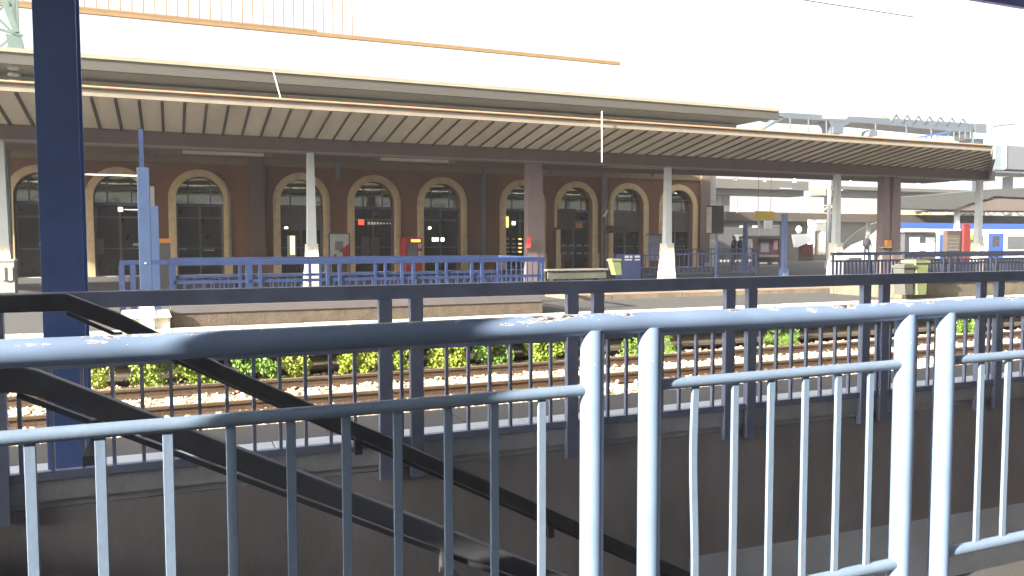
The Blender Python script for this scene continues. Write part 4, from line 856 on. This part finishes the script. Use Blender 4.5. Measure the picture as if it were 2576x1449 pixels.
# ================================================================ PEOPLE
def person(px, Y, h, label, coat, legc, turn=0, grp=None, top=None):
    x = atY(px, 650, Y).x; s = h/1.75; base = Vector((x, Y, PZ))
    root = thing('person', base, label, 'person', grp)
    J = {'pel': (0, 0, .95), 'chest': (0, 0, 1.28), 'neck': (0, 0, 1.47), 'head': (.0, -.03, 1.60), 'crown': (0, -.02, 1.70),
         'shl': (-.17, 0, 1.40), 'ell': (-.24, -.04, 1.13), 'wrl': (-.20, -.22, 1.02), 'shr': (.17, 0, 1.40), 'elr': (.25, .03, 1.12), 'wrr': (.24, -.06, .88),
         'hl': (-.09, 0, .90), 'kl': (-.12, -.05, .50), 'al': (-.13, .02, .09), 'tl': (-.14, -.14, .04), 'hr': (.09, 0, .90), 'kr': (.11, -.02, .50), 'ar': (.14, .06, .09), 'tr': (.15, -.10, .04)}
    R = {'pel': (.15, .11), 'chest': (.17, .12), 'neck': (.055, .055), 'head': (.088, .10), 'crown': (.075, .085), 'shl': (.065, .065), 'ell': (.045, .045), 'wrl': (.032, .032), 'shr': (.065, .065), 'elr': (.045, .045), 'wrr': (.032, .032),
         'hl': (.09, .09), 'kl': (.06, .06), 'al': (.045, .045), 'tl': (.04, .035), 'hr': (.09, .09), 'kr': (.06, .06), 'ar': (.045, .045), 'tr': (.04, .035)}
    E_ = [('pel', 'chest'), ('chest', 'neck'), ('neck', 'head'), ('head', 'crown'), ('chest', 'shl'), ('shl', 'ell'), ('ell', 'wrl'), ('chest', 'shr'), ('shr', 'elr'), ('elr', 'wrr'), ('pel', 'hl'), ('hl', 'kl'), ('kl', 'al'), ('al', 'tl'), ('pel', 'hr'), ('hr', 'kr'), ('kr', 'ar'), ('ar', 'tr')]
    fing = []
    for side, w in (('wrl', Vector((-.02, -.09, -.02))), ('wrr', Vector((.0, -.02, -.09)))):
        b = Vector(J[side]); J[side+'p'] = tuple(b+w*.8); R[side+'p'] = (.030, .026); E_.append((side, side+'p'))
        for i in range(5):
            off = Vector((.012*(i-2), .004*(i-2), 0)); L1 = (.045, .075, .082, .075, .06)[i]
            if i == 0: off = Vector((-.035, 0, .02))
            J[side+'f%d' % i] = tuple(b+w*.8+off+w.normalized()*L1); R[side+'f%d' % i] = (.009, .009); E_.append((side+'p', side+'f%d' % i))
    ks = list(J); rot = Matrix.Rotation(turn, 3, 'Z')
    me = bpy.data.meshes.new('body'); me.from_pydata([rot @ (Vector(J[k])*s) for k in ks], [(ks.index(a), ks.index(b)) for a, b in E_], [])
    o = bpy.data.objects.new('body', me); COL.objects.link(o); o.parent = root; WO[o] = base
    sk = o.modifiers.new('skin', 'SKIN'); o.modifiers.new('sub', 'SUBSURF').levels = 1; o.modifiers['sub'].render_levels = 2
    for i, k in enumerate(ks): me.skin_vertices[0].data[i].radius = (R[k][0]*s, R[k][1]*s)
    me.skin_vertices[0].data[0].use_root = True
    # clothes follow height above the ground through the material
    mm = bpy.data.materials.new('clothed body'); mm.use_nodes = True; T = mm.node_tree; g = T.nodes.new('ShaderNodeTexCoord'); sp = T.nodes.new('ShaderNodeSeparateXYZ'); T.links.new(g.outputs['Object'], sp.inputs[0])
    cr = T.nodes.new('ShaderNodeValToRGB'); cr.color_ramp.interpolation = 'CONSTANT'; mr = T.nodes.new('ShaderNodeMapRange'); mr.inputs['From Max'].default_value = 1.75*s; T.links.new(sp.outputs['Z'], mr.inputs['Value']); T.links.new(mr.outputs[0], cr.inputs[0])
    el = cr.color_ramp.elements; el[0].color = (.02, .018, .016, 1); el[0].position = 0; el[1].position = .06; el[1].color = legc+(1,)
    e = el.new(.52); e.color = coat+(1,); e = el.new(.84); e.color = (.16, .09, .06, 1)
    T.links.new(cr.outputs[0], T.nodes['Principled BSDF'].inputs['Base Color']); T.nodes['Principled BSDF'].inputs['Roughness'].default_value = .85
    me.materials.append(mm)
    def wp(x_, y_, z_): return base + rot @ (Vector((x_, y_, z_))*s)
    c = wp(0, .015, 1.67); hair = M().blob(c, .098*s, .105*s, .085*s, 12, 8); obj('hair', hair, mat(label[:8]+' hair', top or (.05, .035, .025), .9), root, smooth=True)
    c = wp(0, -.03, 1.20); obj('jacket', M().blob(c, .235*s, .17*s, .34*s, 14, 10), mat(label[:8]+' coat', coat, .9, var=.1), root, smooth=True)
    f = wp(0, -.115, 1.60); nm = M().blob(f, .016*s, .028*s, .028*s, 8, 6); obj('nose', nm, skin, root)
    m = M(); 
    for dx in (-.035, .035): m.blob(wp(dx, -.105, 1.63), .012*s, .01*s, .008*s, 8, 6)
    m.blob(wp(0, -.103, 1.555), .028*s, .01*s, .007*s, 8, 5); obj('eyes_and_mouth', m, darkm, root)
    m = M()
    for dx in (-.093, .093): m.blob(wp(dx, -.01, 1.61), .012*s, .02*s, .03*s, 8, 6)
    obj('ears', m, skin, root); return root
person(2180, 37.5, 1.74, 'person in a dark jacket standing in front of the white train nose', (.010, .012, .016), (.006, .008, .012), rad(-40), top=(.05, .05, .05))
person(1846, 36.5, 1.62, 'person in dark plum clothes behind the blue fence, left of three', (.04, .02, .03), (.015, .015, .02), rad(20), 'people behind the blue fence')
person(1862, 35.5, 1.60, 'person in a blue grey top behind the blue fence, middle of three', (.10, .13, .18), (.02, .025, .04), rad(-30), 'people behind the blue fence')
person(1896, 36.0, 1.50, 'person in a pale yellow top behind the blue fence, right of three', (.55, .52, .30), (.05, .06, .1), rad(10), 'people behind the blue fence')

# ================================================================ ELEVATED GANTRY AT THE RIGHT
Yg = 60.0
gm = mat('pale blue grey steel', (.10, .13, .165), .6, var=.06, scale=.5)
t = thing('elevated_footbridge', (80, Yg, PZ), 'pale blue grey footbridge with zigzag lattice above the canopy on the right', 'footbridge')
P = lambda x, y: atY(x, y, Yg)
obj('main_girder', M().prism([P(1945, 285), P(1975, 283), P(2482, 312), P(2482, 336), P(2390, 330), P(2200, 311), P(1975, 297)], (0, 3, 0)), gm, t)
m = M().prism([P(1975, 297), P(1958, 297), P(1920, 324), P(1924, 326)], (0, 1, 0)); obj('stair_brace', m, gm, t)
obj('bracket_pier', M().prism([P(2085, 304), P(2140, 308), P(2123, 318), P(2121, 336), P(2097, 336), P(2096, 320)], (0, 1.5, 0)), gm, t)
obj('bracket_shaft', M().box(P(2100, 330).x, P(2118, 330).x, Yg+.3, Yg+1.2, PZ, P(2100, 335).z), gm, t)
m = M()
for xx in (2240+28*k for k in range(7)): m.bar(P(xx, 307+(xx-2240)*.055), P(xx+14, 288+(xx-2240)*.06), .12, .12); m.bar(P(xx+14, 288+(xx-2240)*.06), P(xx+28, 309+(xx-2240)*.055), .12, .12)
obj('zigzag_lattice', m, gm, t)
m = M().prism([P(2072, 286), P(2138, 288), P(2128, 300), P(2068, 297)], (0, 1, 0)); obj('roof_shade', m, mat('pale olive panel', (.42, .42, .33), .6), t)
m = M().prism([P(2222, 286), P(2262, 289), P(2246, 305)], (0, .6, 0)); obj('roof_shade', m, mat('pale olive panel', (.42, .42, .33), .6), t)
m = M().prism([P(2445, 305), P(2480, 309), P(2482, 350), P(2456, 349), P(2448, 334)], (0, 2.5, 0)); obj('end_tower', m, mat('grey green tower', (.30, .36, .35), .7), t)
obj('tower_shaft', M().box(P(2456, 345).x, P(2480, 345).x, Yg+.3, Yg+2, PZ, P(2470, 349).z), gm, t)
m = M(); m.bar(P(2310, 346), P(2390, 332), .16, .16)
obj('stair_rail', m, trainb, t)
for k in range(9): xx = 2330+k*14; obj('stair_baluster', M().bar(P(xx, 349), P(xx, max(330, 343-(xx-2330)*.16)), .1, .1), gm, t)
for i, (xx, y0, y1) in enumerate(((1988, 296, 328), (2034, 298, 333), (2079, 300, 336), (2203, 308, 340), (2280, 312, 345), (2343, 318, 346))): obj('hanger_rod', M().bar(P(xx, y0), P(xx, y1), .09, .09), gm, t)
m = M().prism([P(2186, 342), P(2207, 342), P(2207, 330), P(2198, 325), P(2188, 330)], (0, 1, 0)); obj('cabinet', m, gm, t)
m = M(); m.tube([P(2482, 345), P(2487, 330), P(2497, 319), P(2520, 315), P(2550, 313)], .07, 8); m.cyl(P(2482, 345), (P(2482, 345).x, Yg, PZ), .09, 8)
tag(obj('curved_lamp_arm', m, gm), 'slender curved lamp arm right of the footbridge tower', 'lamp post')
# panel building at the right edge above the train
Y = 50.0; t = thing('panelled_building', floor(2560, Y), 'pale blue and grey panelled upper building at the right edge', 'building')
B('pale_panel', Y, 2490, 2528, 364, 428, 3, mat('pale teal panel', (.13, .175, .19), .6), t); B('post', Y-.1, 2527.5, 2531, 360, 425, .09, whitem, t); B('grey_panel', Y, 2532, 2640, 366, 430, 3, mat('ribbed grey panel', (.10, .105, .125), .6, var=.1, scale=2), t); B('lower_beam', Y-.15, 2490, 2650, 428.5, 440, 3.2, gm, t)
x = floor(2500, Y)[0]; obj('support', M().box(x+3, x+3.6, Y+1, Y+1.6, PZ, atY(2500, 440, Y).z), gm, t)
# overhead wire
tag(obj('overhead_wire', M().cyl(atY(1990, -5, 9.0), atY(2300, 43, 9.0), .008, 6), handm), 'thin dark overhead wire in the upper right sky', 'wire')
# left edge: lit planter box
Y = 22.9; t = thing('stone_planter', floor(8, Y), 'sunlit pale stone ledge beside the left white column', 'ledge')
B('top_slab', Y, -40, 36, 653, 657, .5, stonew, t); B('side', Y+.02, -40, 38, 657.5, 736, .45, mat('grey ledge side', (.25, .26, .25), .8), t)
for u in (0, 20): B('white_leg', Y-.03, u, u+12, 672, 705, .04, stonew, t)
# ================================================================ HAZE VOLUME ADDED IN PLACE OF LENS GLARE
hm = bpy.data.materials.new('thin bright haze'); hm.use_nodes = True; hn = hm.node_tree; hn.nodes.clear()
pv = hn.nodes.new('ShaderNodeVolumePrincipled'); pv.inputs['Color'].default_value = (.95, .96, 1, 1); pv.inputs['Density'].default_value = 0.0008; pv.inputs['Anisotropy'].default_value = 0.2
ho = hn.nodes.new('ShaderNodeOutputMaterial'); hn.links.new(pv.outputs[0], ho.inputs['Volume'])
m = M().box(-45, 160, -20, 90, BZ-1.2, 14)
hz_ = obj('veil', m, hm); hz_['kind'] = 'stuff'; tag(hz_, 'thin pale haze volume added over the whole station in place of lens glare', 'veil')
